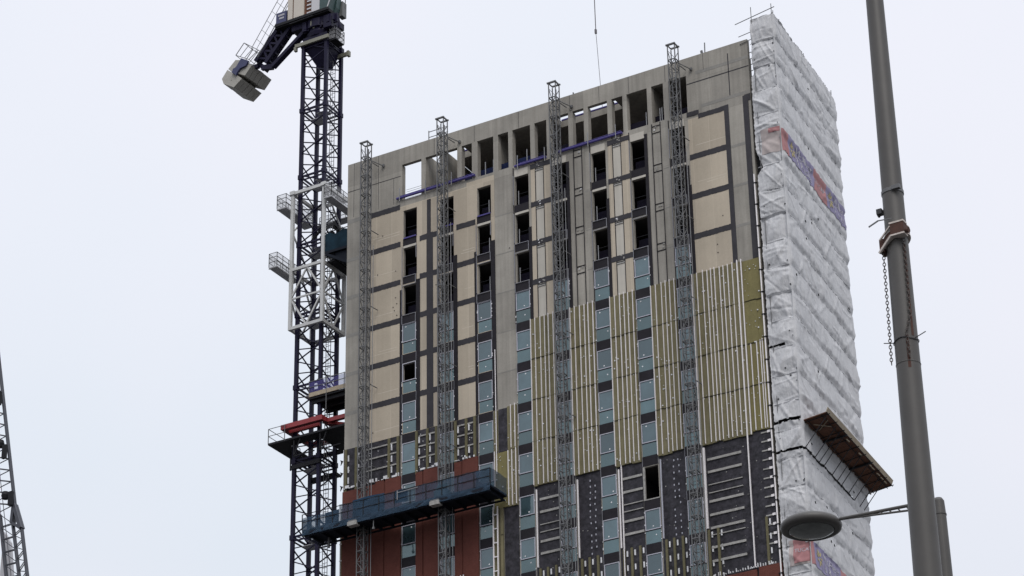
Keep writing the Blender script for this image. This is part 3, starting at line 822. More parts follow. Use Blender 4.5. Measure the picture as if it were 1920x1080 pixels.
def front_d(u, z):
    zz = z+.12*tri_noise(u*.8, 2, z*.5); row = math.floor((WT-zz)/LIFT); v = (WT-zz)/LIFT-row
    e = max(0, min(1, u/.08, (1.86-u)/.10)); tie = min(1, v/.05, (1-v)/.04)
    h = .07+.55*facets(row, u, v*LIFT, 1, 7, 1.86)*(.6+.4*tie)+ridge(row, u, v*LIFT, 1, 1.86, 7, .11, .055)+.6*gather(u, v*LIFT, 1.86, 1, row)+.018*tri_noise(u*4, 3, z*3)+.04*tri_noise(u*1.1, row*5.1, z*.9)-.03*(1-tie)+.01*tri_noise(u*9, 1, z*8)
    return h*e
def side_d(s, z):
    """long lifts: the sheet hangs a little fuller towards the bottom of each lift and is drawn in along the ledger"""
    zz = z+.20*tri_noise(s*.20, 9, z*.12)+.04*tri_noise(s*1.5, 4, z*.3); row = math.floor((WT-zz)/LIFT); v = (WT-zz)/LIFT-row
    k = .045+.07*max(0, .35+tri_noise(s*.28, row*3.7, 1)); m2 = .5+.5*tri_noise(row*5.3, 2.2, s*.1)
    h = k*(1.5*v if v < .82 else 1.23-6.0*(v-.82))+.04*math.sin(math.pi*v)*m2
    bay = int(s/2.4); su = s-2.4*bay
    h += .016*math.sin(s*7.1+5*tri_noise(s*.6, row*2.1, z*.3))*(.35+.65*v)+.05*tri_noise(s*.9, row*1.7, z*.5)+.04*tri_noise(s*2.6, row*.9, z*.35)+.022*tri_noise(s*6, 7, z*1.2)+.014*tri_noise(s*11, 2, z*3)
    h += ridge(row, su, v*LIFT, 5+2*bay, 2.4, 5, .16, .05)*min(1, su*4, (2.4-su)*4)
    return (.05+h)*max(0, min(1, s/.12))
slots = [(72.22, 72.42, 0, 2), (70.22, 70.38, 0, 2), (77.52, 77.66, 0, 1.15)]
def front_pt(u, z, off=0):
    return (XL+u*(XC-XL)/1.86, -.25-front_d(u, z)-off, z)
def side_pt(s, z, off=0):
    q = Vector((XC, -.25, 0))+SD*s+SN*(side_d(s, z)+off); return (q.x, q.y, z)
def left_in(z):
    r_ = .035*tri_noise(0, 3, z*1.3)+.05*tri_noise(5, 1, z*5)
    if 90.1 < z < 91.9: r_ += .42*max(0, 1-abs((z-90.6)/(.5 if z < 90.6 else 1.3)))
    if z > 97.6: r_ += .16*min(1, (z-97.6)/.4)
    return r_+.02
fm = MB(); fm.smooth = True
ZB = 57.0; NZ = int((WT-ZB)/.06); NU = 34
for i in range(NZ+1):
    z = WT-i*(WT-ZB)/NZ; li = left_in(z)
    for k in range(NU+1):
        u = li+(1.86-li)*k/NU; fm.v.append(front_pt(u, z))
for i in range(NZ):
    zc = WT-(i+.5)*(WT-ZB)/NZ
    for k in range(NU):
        u = 1.86*(k+.5)/NU
        if any(a+.05*tri_noise(u*4, a, 0) < zc < b_+.06*tri_noise(u*3, b_, 2) and c_ <= u <= d_ for a, b_, c_, d_ in slots): continue
        a = i*(NU+1)+k; fm.f.append((a, a+NU+1, a+NU+2, a+1)); fm.m.append(0)
fm.build('sheeting', 'wrap', ws)
sm_ = MB(); sm_.smooth = True; NS = 124; NZ2 = int((WT-ZB)/.09)
for i in range(NZ2+1):
    z = WT-i*(WT-ZB)/NZ2
    for k in range(NS+1): sm_.v.append(side_pt(SLEN*k/NS, z))
for i in range(NZ2):
    zc = WT-(i+.5)*(WT-ZB)/NZ2
    for k in range(NS):
        s_ = SLEN*(k+.5)/NS
        if 70.15 < zc < 70.3 and s_ < 9: continue
        a = i*(NS+1)+k; sm_.f.append((a, a+NS+1, a+NS+2, a+1)); sm_.m.append(0)
sm_.build('sheeting', 'wrap', ws)
lowr = MB(); q = Vector((XC, -.25, 0)); e_ = q+SD*SLEN
lowr.quad((XL, -.25, 0), (XC, -.25, 0), (XC, -.25, ZB), (XL, -.25, ZB)); lowr.quad((XC, -.25, 0), (e_.x, e_.y, 0), (e_.x, e_.y, ZB), (XC, -.25, ZB))
lowr.quad((e_.x, e_.y, 0), (32.0, e_.y, 0), (32.0, e_.y, WT), (e_.x, e_.y, WT)); lowr.build('sheeting', 'wrap', ws)
# tubes
for i in range(9):
    s_ = .25+i*1.5
    t = MB()
    for ds, hh in ((0, .55), (.32, .75)):
        b_ = Vector((XC, -.25, 0))+SD*min(s_+ds, SLEN-.05)-SN*.12; t.bar((b_.x, b_.y, 60 if ds == 0 else 96), (b_.x, b_.y, WT+hh*random.uniform(.5, 1)), .055, .055, n=6)
    t.build('standard', 'galv', ws)
t = MB(); t.bar((32.45, -.2, 57), (32.45, -.2, 103.1), .055, .055, n=6); t.bar((XC-.1, -.1, 90), (XC-.1, -.1, 102.95), .055, .055, n=6); t.build('standard', 'galv', ws)
t = MB()
t.bar((31.2, -.15, 102.15), (34.15, -.15, 102.6), .055, .055, n=6); t.bar((31.4, -.15, 101.1), (33.2, -.15, 101.3), .05, .05, n=6); t.bar((31.4, -.05, 100.55), (32.6, -.05, 100.75), .05, .05, n=6)
for z in (99.9, 99.4, 98.95, 98.45, 98.0): t.bar((31.75, .3, z), (32.75, .3, z+.12), .055, .055, n=6)
t.bar((32.35, -.12, 101.3), (34.0, -.12, 102.2), .05, .05, n=6)
for i in range(14):
    z = 95-i*2.4; t.bar((31.5, .05, z), (32.5, .05, z), .05, .05, n=6)
t.build('ledger', 'galv', ws)
iv = MB(); iv.box(32.3, 33.7, .6, .75, 40, 97.0); iv.box(31.96, 32.3, .3, .5, 40, 97.5); iv.build('dark_backing', 'dark_steel', ws)  # dark sheets added so gaps in the sheeting show a shaded interior

tk = []
for i in range(34):
    u = random.choice((1.72, 1.78, .35, random.uniform(.2, 1.8))); z = random.uniform(62, 100)
    b_ = MB(); p = front_pt(u, z, .03); w_ = random.choice((.05, .06, .09)); b_.box(p[0], p[0]+w_, p[1]-.02, p[1]+.02, p[2], p[2]+w_*.8); b_.build('sheet_tie', 'dark_steel', ws)
for i in range(22):
    s_ = random.uniform(.3, SLEN); z = random.uniform(64, 100); b_ = MB(); p = side_pt(s_, z, .03); b_.bar(p, (p[0]-.02, p[1]+.12, p[2]-.1), .05, .05); b_.build('sheet_tie', 'dark_steel', ws)
# laps between the sheets and tubes pressing through
for k in range(24):
    z = WT-.02-LIFT*k; b_ = MB(); prev = None
    if z < 60: break
    for i in range(14):
        u = .08+1.74*i/13; p = front_pt(u, z+.05*tri_noise(u*2, k*3.1, 0), .012)
        if prev and random.random() < .85: b_.bar(prev, p, .022, .035)
        prev = p
    if b_.f: b_.build('sheet_lap', 'lap', ws)
    b_ = MB(); prev = None
    for i in range(40):
        s_ = .1+(SLEN-.2)*i/39; p = side_pt(s_, z+.16*tri_noise(s_*.22, 9, z*.12)*-1+.03*tri_noise(s_*1.5, 4, z*.3)*-1, .010)
        if prev and random.random() < .6: b_.bar(prev, p, .02, .03)
        prev = p
    if b_.f: b_.build('sheet_lap', 'lap', ws)

# banners on the sheeting
def surf_patch(fn, a0, a1, z0, z1, m, na=24, nz=14, off=.03, parent=ws, name='banner'):
    b = MB(); b.smooth = True
    for i in range(na+1):
        for k in range(nz+1): b.v.append(fn(a0+(a1-a0)*i/na, z0+(z1-z0)*k/nz, off))
    for i in range(na):
        for k in range(nz): a = i*(nz+1)+k; b.f.append((a, a+nz+1, a+nz+2, a+1)); b.m.append(0)
    return b.build(name, m, parent)
def text_mesh(txt, size, name, m, fn, a0, z0, parent, sx=1.0, off=.05, slant=0):
    cu = bpy.data.curves.new(name, 'FONT'); cu.body = txt; cu.size = size; cu.resolution_u = 2
    to = bpy.data.objects.new(name, cu); col.objects.link(to); bpy.context.view_layer.update()
    dg = bpy.context.evaluated_depsgraph_get(); me = bpy.data.meshes.new_from_object(to.evaluated_get(dg)); bpy.data.objects.remove(to)
    L = OFF[parent.name]
    me.materials.clear(); me.materials.append(M[m])
    for v in me.vertices:
        p = fn(a0+v.co.x*sx+slant*v.co.y, z0+v.co.y, off); v.co = (p[0]-L.x, p[1]-L.y, p[2]-L.z)
    o = bpy.data.objects.new(name, me); col.objects.link(o); o.parent = parent; OFF[o.name] = L; return o
def emblem(fn, a, z, s, parent):
    b = MB(); n0 = 0
    for k in range(7):     # sunburst of petals
        an = 2*math.pi*k/7; c_ = (a+math.cos(an)*s*.45, z+math.sin(an)*s*.62)
        base = len(b.v)
        for i in range(8):
            t_ = 2*math.pi*i/8; pu, pv = math.cos(t_)*s*.34, math.sin(t_)*s*.16
            b.v.append(fn(c_[0]+pu*math.cos(an)-pv*math.sin(an), c_[1]+pu*math.sin(an)+pv*math.cos(an), .055))
        b.f.append(tuple(range(base, base+8))); b.m.append(0)
    return b.build('emblem', 'yellow', parent)
def purple_banner(s0, s1, z0, z1, full=True):
    o = surf_patch(side_pt, s0, s1, z0, z1, 'ban_purple', na=40)
    emblem(side_pt, s0+.75, (z0+z1)/2, .62, o)
    h = (z1-z0)
    text_mesh('McAleer', h*.52, 'lettering', 'ban_white', side_pt, s0+1.45, z0+h*.52, o, sx=(s1-s0-1.7)/(h*.52*3.6))
    kx = (s1-s0-1.7)/(h*.52*3.7)
    text_mesh('&', h*.52, 'lettering', 'ban_white', side_pt, s0+1.45, z0+h*.12, o, sx=kx); text_mesh('Rushe', h*.52, 'lettering', 'ban_white', side_pt, s0+1.45+h*.5*kx, z0+h*.12, o, sx=kx)
    return o
def red_banner(fn, a0, a1, z0, z1, txt=True, m='ban_red'):
    o = surf_patch(fn, a0, a1, z0, z1, m, na=24)
    if txt: text_mesh('TUCAP', (z1-z0)*.30, 'lettering', 'ban_white', fn, a0+.12*(a1-a0), z0+(z1-z0)*.42, o, sx=(a1-a0)*.78/((z1-z0)*.30*3.3))
    return o
red_banner(side_pt, .02, 1.0, 91.45, 93.15, txt=False); purple_banner(1.0, 5.9, 91.45, 93.15); red_banner(side_pt, 5.9, 8.5, 91.45, 93.15); purple_banner(8.5, 12.3, 91.45, 93.15)
def faded_front(z0, z1, red0, ztxt=None):
    o = surf_patch(front_pt, .45, 1.86, z0, z1, 'ban_faded', off=.025)
    p = surf_patch(front_pt, red0, 1.84, z0+.12 if ztxt else z1-.35, z1-.02, 'ban_red', off=.045, parent=ws)
    if ztxt: text_mesh('TUCAP', .34, 'lettering', 'ban_white', front_pt, red0+.08, ztxt, p, sx=.98, off=.07)
faded_front(91.5, 93.3, 1.05)
faded_front(62.7, 64.35, .75, 63.5)
red_banner(side_pt, .02, .45, 62.6, 64.2, txt=False); purple_banner(.45, 5.3, 62.5, 64.15); red_banner(side_pt, 5.3, 8.0, 62.5, 64.1)

# timber debris fan
fan = MB()
P = lambda s, o, z: tuple(Vector((XC, -.25, z))+SD*s+SN*o)
n_b = 24; FL = 12.75
for i in range(n_b):
    a, b_ = .1+FL*i/n_b, .1+FL*(i+1)/n_b-.02; dz = random.uniform(-.015, .015)
    q = [P(a, .06, 72.10+dz), P(b_, .06, 72.10+dz), P(b_, 1.62, 72.34+dz), P(a, 1.62, 72.34+dz)]
    fan.poly(q, (0, 0, .05))
fo = fan.build('debris_fan', 'timber', ws)
eb = MB(); eb.poly([P(.1, 1.60, 72.38), P(.1+FL, 1.60, 72.38), P(.1+FL, 1.72, 72.66), P(.1, 1.72, 72.66)], tuple(SN*.05)); eb.build('edge_board', 'timber_pale', fo)
tb = MB()
for o_, z_ in ((.35, 72.08), (1.3, 72.22), (1.66, 72.30)): tb.bar(P(.0, o_, z_), P(FL+.2, o_, z_), .055, .055, n=6)
for s_ in np.linspace(.3, FL, 10): tb.bar(P(s_, .0, 72.0), P(s_, 1.8, 72.3), .055, .055, n=6)
for s_ in (3.6, 8.4): tb.bar(P(s_, -.1, 71.98), P(s_+.1, 1.75, 72.22), .13, .1)
tb.build('bearer', 'dark_steel', fo)
tb = MB()
for s_ in np.arange(.3, FL, .62):
    if random.random() < .8: tb.bar(P(s_, .12, 72.05), P(s_+.3, .13, 72.05), .07, .05)
for s_ in (4.2, 6.6, 8.5, 9.1, 10.2, 10.9, 11.6): tb.bar(P(s_, 1.50, 72.2), P(s_+.5, 1.52, 72.2), .07, .05)
tb.bar(P(.9, .5, 72.06), P(2.0, 1.3, 72.2), .04, .04); tb.bar(P(1.9, .5, 72.06), P(1.0, 1.4, 72.22), .04, .04); tb.build('pale_batten', 'timber_pale', fo)
for s_ in (.35, 2.1, 2.9, 3.6, 5.2, 6.2, 7.0, 8.4, 9.6, 10.7, 11.5):
    st = MB(); st.bar(P(s_-.3, .0+side_d(s_, 70.2)*.6, 70.18), P(s_, 1.55, 72.2), .055, .055, n=6); st.build('strut', 'dark_steel', fo)
st = MB()
prev = None
for s_ in np.linspace(0, 9.0, 22):
    c_ = P(s_, side_d(s_, 70.2)+.03, 70.16+.05*tri_noise(s_*1.7, 0, 0))
    if prev: st.bar(prev, c_, .07, .07, n=6)
    prev = c_
st.build('lacing_rope', 'dark_steel', ws)

# ================================================================== TOWER CRANE
CX0, CX1, CY0, CY1 = -5.86, -3.78, 2.5, 4.5; CXC, CYC = (CX0+CX1)/2, 3.5
crane = thing('tower_crane', (CXC, CYC, 0), 'navy luffing tower crane with concrete counterweights left of the tower block', 'crane')
m = MB(); SEC = 5.76; MT = 114.5
i = 0; z = MT
for x in (CX0, CX1):
    for y in (CY0, CY1): m.bar((x, y, 0), (x, y, MT), .25, .25)
cs = [(CX0, CY0), (CX1, CY0), (CX1, CY1), (CX0, CY1)]
step = SEC/6
nst = int(MT/step)
for i in range(nst):
    b_ = MT-i*step; a = b_-step
    for s_ in range(4):
        p, q = cs[s_], cs[(s_+1) % 4]
        if s_ in (0, 3): (m.bar((*p, a), (*q, b_), .075, .075) if i % 2 else m.bar((*q, a), (*p, b_), .075, .075))
        else: (m.bar((*q, a), (*p, b_), .075, .075) if i % 2 else m.bar((*p, a), (*q, b_), .075, .075))
        if i % 6 == 0:
            m.bar((*p, b_-.12), (*q, b_-.12), .10, .14); m.bar((*p, b_-.42), (*q, b_-.42), .09, .09)
            for z_ in (b_-.12,): m.box(p[0]-.17, p[0]+.17, p[1]-.17, p[1]+.17, z_-.25, z_+.12)
m.build('mast', 'navy', crane)
ld = MB()
for x in (CX1-.75, CX1-.35): ld.bar((x, CY1-.25, 2), (x, CY1-.25, MT-1), .04, .04)
for z in np.arange(50, MT-1, .35): ld.bar((CX1-.75, CY1-.25, z), (CX1-.35, CY1-.25, z), .03, .03)
for x in (CX1-.95, CX1-.15): ld.bar((x, CY1-.85, 50), (x, CY1-.85, MT-1.5), .025, .025)
for z in np.arange(50, MT-1, 1.0): ld.bar((CX1-.95, CY1-.85, z), (CX1-.15, CY1-.85, z), .025, .025)
ld.build('ladder', 'galv_light', crane)
for i in range(0, 9):
    z = MT-.5-i*SEC
    f = MB(); f.box(CX0+.2, CX1-1.0, CY0+.9, CY1-.15, z-.06, z); f.box(CX1-1.0, CX1-.15, CY0+.3, CY0+1.0, z-.06, z); f.bar((CX0+.1, CY0+.85, z+.9), (CX1-.9, CY0+.85, z+.9), .035, .035); f.build('rest_platform', 'grey_mesh', crane)
# white climbing frame
FX0, FX1, FY0, FY1 = -6.14, -3.38, 1.98, 4.75
cf = MB(); cr_ = [(FX0, FY0), (FX1, FY0), (FX1, FY1), (FX0, FY1)]
for (x, y) in cr_: cf.bar((x, y, 89.95), (x, y, 101.45 if (x, y) != (FX1, FY1) else 98.5), .24, .24)
for s_ in range(4):
    p, q = cr_[s_], cr_[(s_+1) % 4]; md = ((p[0]+q[0])/2, (p[1]+q[1])/2)
    cf.bar((*p, 101.25), (*q, 101.25), .2, .24); cf.bar((*p, 94.85), (*q, 94.85), .18, .22); cf.bar((*p, 92.47), (*q, 92.47), .10, .12); cf.bar((*p, 90.08), (*q, 90.08), .2, .24)
    cf.bar((*md, 94.8), (*p, 92.5), .10, .12); cf.bar((*md, 94.8), (*q, 92.5), .10, .12); cf.bar((*md, 90.1), (*p, 92.5), .10, .12); cf.bar((*md, 90.1), (*q, 92.5), .10, .12)
    if s_ in (1, 3): cf.bar((*p, 101.2), (*q, 98.0), .10, .1); cf.bar((*q, 98.0), (*p, 94.9), .10, .1)
    cf.box(p[0]-.2, p[0]+.2, p[1]-.2, p[1]+.2, 101.1, 101.4)
fr = cf.build('climbing_frame', 'white_steel', crane)
def cage(x0, x1, y0, y1, z, h, name, parent, sides='xyXY', m='galv', floor='grey_mesh'):
    c = MB(); c.box(x0, x1, y0, y1, z-.08, z, 1)
    c.box(x0, x1, y0-.02, y0+.02, z-.16, z-.081, 0)
    cs_ = {'x': ((x0, y0), (x0, y1)), 'X': ((x1, y0), (x1, y1)), 'y': ((x0, y0), (x1, y0)), 'Y': ((x0, y1), (x1, y1))}
    for k in sides:
        p, q = cs_[k]
        for t_ in (.35, .7, 1.0): c.bar((*p, z+h*t_), (*q, z+h*t_), .035, .035)
        n = max(1, int(math.hypot(q[0]-p[0], q[1]-p[1])/.7))
        for i in range(n+1): c.bar((p[0]+(q[0]-p[0])*i/n, p[1]+(q[1]-p[1])*i/n, z), (p[0]+(q[0]-p[0])*i/n, p[1]+(q[1]-p[1])*i/n, z+h), .035, .035)
        c.quad((*p, z+.02), (*q, z+.02), (*q, z+h*.95), (*p, z+h*.95), 2)
    return c.build(name, [m, floor, 'mesh_net'], parent)
cage(-7.1, -6.3, 1.3, 4.9, 99.93, 1.1, 'walkway', fr); cage(-6.95, -6.25, .28, 3.2, 94.55, 1.1, 'walkway', fr)
cage(-6.3, -3.2, 4.95, 5.7, 99.93, 1.1, 'walkway', fr, sides='Y'); cage(-3.15, -2.5, 1.6, 5.6, 99.9, 1.1, 'walkway', fr); cage(-3.15, -2.5, 2.2, 5.2, 94.9, .9, 'walkway', fr, m='dark_steel', floor='dark_steel')
ar = MB(); pts = []
for i in range(13):
    t_ = i/12; pts.append((FX0+(FX1-FX0)*t_, FY1-.4, 98.2+1.0*math.sin(math.pi*t_)))
for a, b_ in zip(pts[:-1], pts[1:]): ar.bar(a, b_, .12, .2)
for y0_, y1_ in ((2.2, 4.6),):
    pts = [(FX1+.05, y0_+(y1_-y0_)*i/12, 97.6+.9*math.sin(math.pi*i/12)) for i in range(13)]
    for a, b_ in zip(pts[:-1], pts[1:]): ar.bar(a, b_, .12, .2)
ar.bar((-5.6, 4.3, 97.0), (-4.1, 4.3, 98.6), .2, .3)
ar.build('hydraulic_ram', 'dark_steel', fr)
# red tie collar to the building
rc = MB()
rc.bar((-6.36, 1.6, 82.12), (-2.86, 1.6, 82.12), .36, .36); rc.bar((-6.2, 1.6, 82.1), (-6.2, 5.1, 82.1), .3, .34); rc.bar((-2.95, 1.78, 82.1), (-2.95, 5.1, 82.1), .3, .34); rc.bar((-6.3, 5.1, 82.1), (-2.86, 5.1, 82.1), .3, .34)
rc.bar((-2.86, 2.2, 82.1), (0, 2.2, 82.1), .3, .3); rc.bar((-2.86, 4.9, 82.1), (0, 3.6, 82.1), .26, .26); rc.bar((-2.86, 2.2, 81.95), (0, 5.2, 81.95), .24, .24)
rc.bar((CX0-.2, 2.2, 82.0), (CX1+.2, 2.2, 82.0), .22, .24); rc.bar((CX0-.2, 4.8, 82.0), (CX1+.2, 4.8, 82.0), .22, .24)
rc.build('tie_collar', 'red_steel', crane)
# dark deck under the collar
dk = MB(); dk.wall(-7.34, -.05, 1.35, 5.3, [(-6.12, -3.52, 2.3, 4.75)], 0, .12); dk.v = [(x, z_, 80.95+y) for x, y, z_ in dk.v]; dk.f = [f[::-1] for f in dk.f]
dk.box(-7.34, -.05, 1.33, 1.349, 80.95, 81.1)
do = dk.build('collar_deck', 'dark_steel', crane)
hr = MB()
for z in (81.65, 82.2): hr.bar((-7.34, 1.35, z), (-5.9, 1.35, z), .035, .035); hr.bar((-7.34, 1.35, z), (-7.34, 5.3, z), .035, .035)
for p in ((-7.34, 1.35), (-7.34, 3.3), (-7.34, 5.3), (-5.95, 1.35)): hr.bar((*p, 81), (*p, 82.2), .045, .045)
hr.build('hand_rail', 'galv', do)
bk = MB()
for x in (-6.75, -5.2, -3.0): 
    y_ = 3.3 if x < -6 else 1.45
    bk.bar((x, y_, 81), (x, y_, 79.6), .07, .07); bk.bar((x, y_, 79.65), (x+1.6, y_+.2, 79.8), .07, .07); bk.bar((x, y_, 79.65), (x+.55, y_, 80.95), .07, .07)
bk.bar((-5.95, 2.4, 79.3), (-3.6, 2.4, 79.3), .2, .3); bk.box(-6.0, -3.6, 4.4, 5.0, 79.0, 79.2); bk.build('bracket', 'dark_steel', do)
# slewing part
sl_ = MB()
sl_.bar((-6.5, 2.28, 114.4), (-3.45, 2.28, 114.4), .16, .3, 1); sl_.bar((-5.6, 4.35, 113.75), (-3.1, 4.35, 113.75), .2, .3, 1); sl_.box(-6.55, -6.35, 2.15, 2.4, 113.95, 114.3, 1); sl_.box(-3.1, -2.9, 4.2, 4.5, 113.5, 113.95, 1)
def frustum(x0, x1, y0, y1, z0, X0, X1, Y0, Y1, z1, mb, mi=0):
    n = len(mb.v); mb.v += [(x0, y0, z0), (x1, y0, z0), (x1, y1, z0), (x0, y1, z0), (X0, Y0, z1), (X1, Y0, z1), (X1, Y1, z1), (X0, Y1, z1)]
    for q in ((0, 3, 2, 1), (4, 5, 6, 7), (0, 1, 5, 4), (1, 2, 6, 5), (2, 3, 7, 6), (3, 0, 4, 7)): mb.f.append(tuple(n+i for i in q)); mb.m.append(mi)
frustum(-5.1, -4.3, 3.3, 4.1, 112.6, CX0, CX1, CY0, CY1, 114.2, sl_); sl_.box(CX0-.05, CX1+.05, CY0-.05, CY1+.05, 114.2, 115.0)
sl_.lathe((CXC, CYC, 115.0), [(1.15, 0), (1.25, .3), (1.2, .6), (1.4, .62), (1.4, 1.3)], 20); sl_.box(-6.9, -3.4, 2.3, 4.3, 115.9, 116.45)
sl_.box(-3.9, -3.2, 2.2, 3.2, 115.2, 116.3); sl_.bar((-3.35, 3.3, 116.6), (-3.15, 3.4, 115.5), .26, .26, 0, n=8)
for i in range(16): x = random.uniform(-6.2, -3.0); sl_.box(x, x+random.uniform(.1, .4), 2.1+random.uniform(0, .2), 2.45, 115.4+random.uniform(0, .6), 116.1+random.uniform(0, .2), random.choice((0, 0, 0, 1)))
sl_.build('slewing_ring', ['navy', 'yellowish'], crane)
cage(-3.62, -3.02, 2.55, 3.75, 114.25, 1.05, 'service_cage', crane, m='dark_steel', floor='dark_steel')
dkm = MB(); dkm.box(-8.25, -3.3, 2.0, 3.4, 116.45, 116.72); dkm.box(-8.2, -3.32, 1.9, 1.98, 116.55, 116.78); dkm.bar((-6.8, 1.92, 116.35), (-4.7, 1.92, 116.4), .12, .12, n=6)
dko = dkm.build('machinery_deck', 'dark_steel', crane)
cb = MB(); cb.box(-7.2, -6.75, 2.15, 3.35, 116.73, 120.2, 0); cb.box(-6.74, -6.64, 2.2, 3.35, 116.73, 120.2, 3); cb.box(-6.63, -5.68, 2.12, 3.35, 116.73, 120.2, 0); cb.box(-5.66, -5.50, 2.2, 3.35, 116.73, 120.2, 3)
cb.box(-5.5, -5.0, 2.25, 3.35, 116.73, 120.2, 3)
for i in range(9): cb.box(-5.45, -5.05, 2.19, 2.24, 117.0+i*.35, 117.12+i*.35, 1)
cb.box(-4.98, -4.24, 2.12, 3.35, 116.73, 120.2, 1)
cb.build('cabinet', ['cream', 'pale_cab', 'cream', 'timber'], dko)
dr = MB()
pr = [(-4.22, 2.1, 116.75), (-3.42, 2.1, 116.75), (-3.3, 2.1, 117.4), (-3.1, 2.1, 118.4), (-3.1, 2.1, 120.4), (-4.22, 2.1, 120.4)]; dr.poly(pr, (0, .7, 0), 0)
dr.poly([(-4.1, 2.85, 116.5), (-3.45, 2.85, 116.5), (-3.2, 2.85, 117.2), (-3.05, 2.85, 118.6), (-3.15, 2.85, 120), (-4.1, 2.85, 120)], (0, .55, 0), 0)
for a, b_ in zip(((-3.5, 116.8), (-3.25, 117.5), (-3.12, 118.3), (-3.08, 119.2)), ((-3.25, 117.5), (-3.12, 118.3), (-3.08, 119.2), (-3.1, 120.2))): dr.bar((a[0], 2.06, a[1]), (b_[0], 2.06, b_[1]), .07, .05, 1)
dr.build('winch_drum_housing', ['green_drum', 'pale_cab'], dko)
gb = MB(); gb.box(-3.4, -3.0, 3.42, 3.98, 116.7, 118.0); gb.bar((-3.3, 3.5, 118.9), (-3.0, 3.8, 118.3), .05, .05); gb.bar((-3.0, 3.8, 117.5), (-3.0, 3.8, 118.4), .05, .05); gb.build('ballast_box', 'galv', dko)
sg = MB(); sg.box(-8.2, -7.26, 2.05, 2.12, 116.9, 117.85, 0); sg.build('name_panel', 'blue_sign', dko)
sg2 = MB()
for (z, a, b_) in ((117.5, -8.0, -7.4), (117.22, -7.9, -7.45)):
    x = a
    while x < b_-.05: sg2.box(x, x+.045, 2.03, 2.048, z, z+.15); x += .075
sg2.build('lettering', 'pale_cab', dko)
# counter jib: two sloping beams with lacing, walkway rail, counterweight slabs
cj = MB()
def pl(t, off, y, z0=0):      # along the sloping jib (t = 0 at the deck), off = distance below its upper edge
    return (-8.02-3.0*t-.10*off*0+.75*off*1.0, y, 117.3-3.45*t-.66*off)
for y in (2.45, 2.85):
    cj.bar(pl(-.25, .18, y), pl(.80, .18, y), .24, .34); cj.bar(pl(-.1, 1.2, y), pl(.74, 1.2, y), .24, .30)
    for i in range(5):
        t0, t1 = -.05+.155*i, .04+.155*i
        cj.bar(pl(t0, .3, y), pl(t1, 1.1, y), .14, .16); cj.bar(pl(t1, 1.1, y), pl(t0+.155, .3, y), .14, .16)
for i in range(5): cj.bar(pl(.17*i, .2, 2.45), pl(.17*i, .2, 2.85), .2, .2); cj.bar(pl(.17*i, 1.3, 2.45), pl(.17*i, 1.3, 2.85), .2, .2)
cj.bar((-5.75, 2.5, 115.75), (-8.75, 2.5, 113.5), .24, .28); cj.bar((-5.75, 2.75, 115.75), (-8.75, 2.75, 113.5), .22, .24); cj.bar((-8.7, 2.6, 113.5), (-9.75, 2.6, 113.75), .28, .4)
cj.bar((-11.9, 2.75, 114.15), (-10.2, 2.75, 114.15), .3, .3); cj.bar((-10.35, 3.0, 114.5), (-9.6, 3.0, 113.75), .5, .35)
cj.build('counter_jib', 'navy', crane)
rl = MB()
LA = lambda t: Vector((-8.17-2.75*t+.25, 2.2, 119.6-4.2*t)); LB = lambda t: Vector((-7.2-2.75*t, 2.2, 118.75-4.2*t))
for y_ in (2.2, 3.4):
    D = Vector((0, y_-2.2, 0))
    rl.bar(LA(-.3)+D, LA(.95)+D, .035, .035); rl.bar(LA(-.3)*.5+LB(-.3)*.5+D, LA(.95)*.5+LB(.95)*.5+D, .028, .028); rl.bar(LB(-.3)+D, LB(1.0)+D, .05, .05)
    for i in range(8): rl.bar(LA(-.2+i*.165)+D, LB(-.2+i*.165)+D, .032, .032)
Q = [(-11.98, 115.40), (-11.23, 116.28), (-9.86, 115.17), (-10.72, 114.60)]
for y_ in (2.15, 3.3):
    for i in range(4): rl.bar((Q[i][0], y_, Q[i][1]), (Q[(i+1) % 4][0], y_, Q[(i+1) % 4][1]), .045, .045)
    for t in (.33, .66):
        rl.bar((Q[0][0]+(Q[3][0]-Q[0][0])*t, y_, Q[0][1]+(Q[3][1]-Q[0][1])*t), (Q[1][0]+(Q[2][0]-Q[1][0])*t, y_, Q[1][1]+(Q[2][1]-Q[1][1])*t), .035, .035)
for q in Q: rl.bar((q[0], 2.15, q[1]), (q[0], 3.3, q[1]), .035, .035)
rl.build('hand_rail', 'galv', crane)
lower = [(-12.75, 114.38), (-13.25, 113.72), (-13.07, 113.22), (-12.09, 112.59), (-11.34, 113.14), (-11.86, 113.63), (-12.31, 114.00)]
upper = [(-12.02, 115.03), (-12.68, 114.42), (-12.26, 114.05), (-11.78, 113.74), (-11.07, 113.32), (-10.43, 114.07), (-10.88, 114.36), (-11.62, 114.90)]
for i in range(5):
    y0_ = 2.2+i*.53
    c_ = MB(); jx, jz = random.uniform(-.02, .02), random.uniform(-.02, .02)
    c_.poly([(x+jx, y0_, z+jz) for x, z in lower], (0, .49, 0)); c_.poly([(x+jx, y0_, z+jz) for x, z in upper], (0, .49, 0)); c_.box(-12.05, -11.6, y0_+.14, y0_+.36, 113.72, 113.95)
    if i == 0: c_.box(-12.38, -12.3, 2.17, 2.2, 113.28, 113.38)
    c_.build('counterweight_slab', 'cw', crane)
b_ = MB(); br_ = [(-11.37, 114.87), (-10.69, 114.43), (-10.90, 114.07), (-11.45, 113.98), (-11.72, 113.69), (-11.82, 113.49), (-12.22, 113.86), (-12.12, 114.15), (-11.85, 114.22)]
b_.poly([(x, 2.02, z) for x, z in br_], (0, .16, 0)); b_.build('weight_hanger', 'blue_sign', crane)
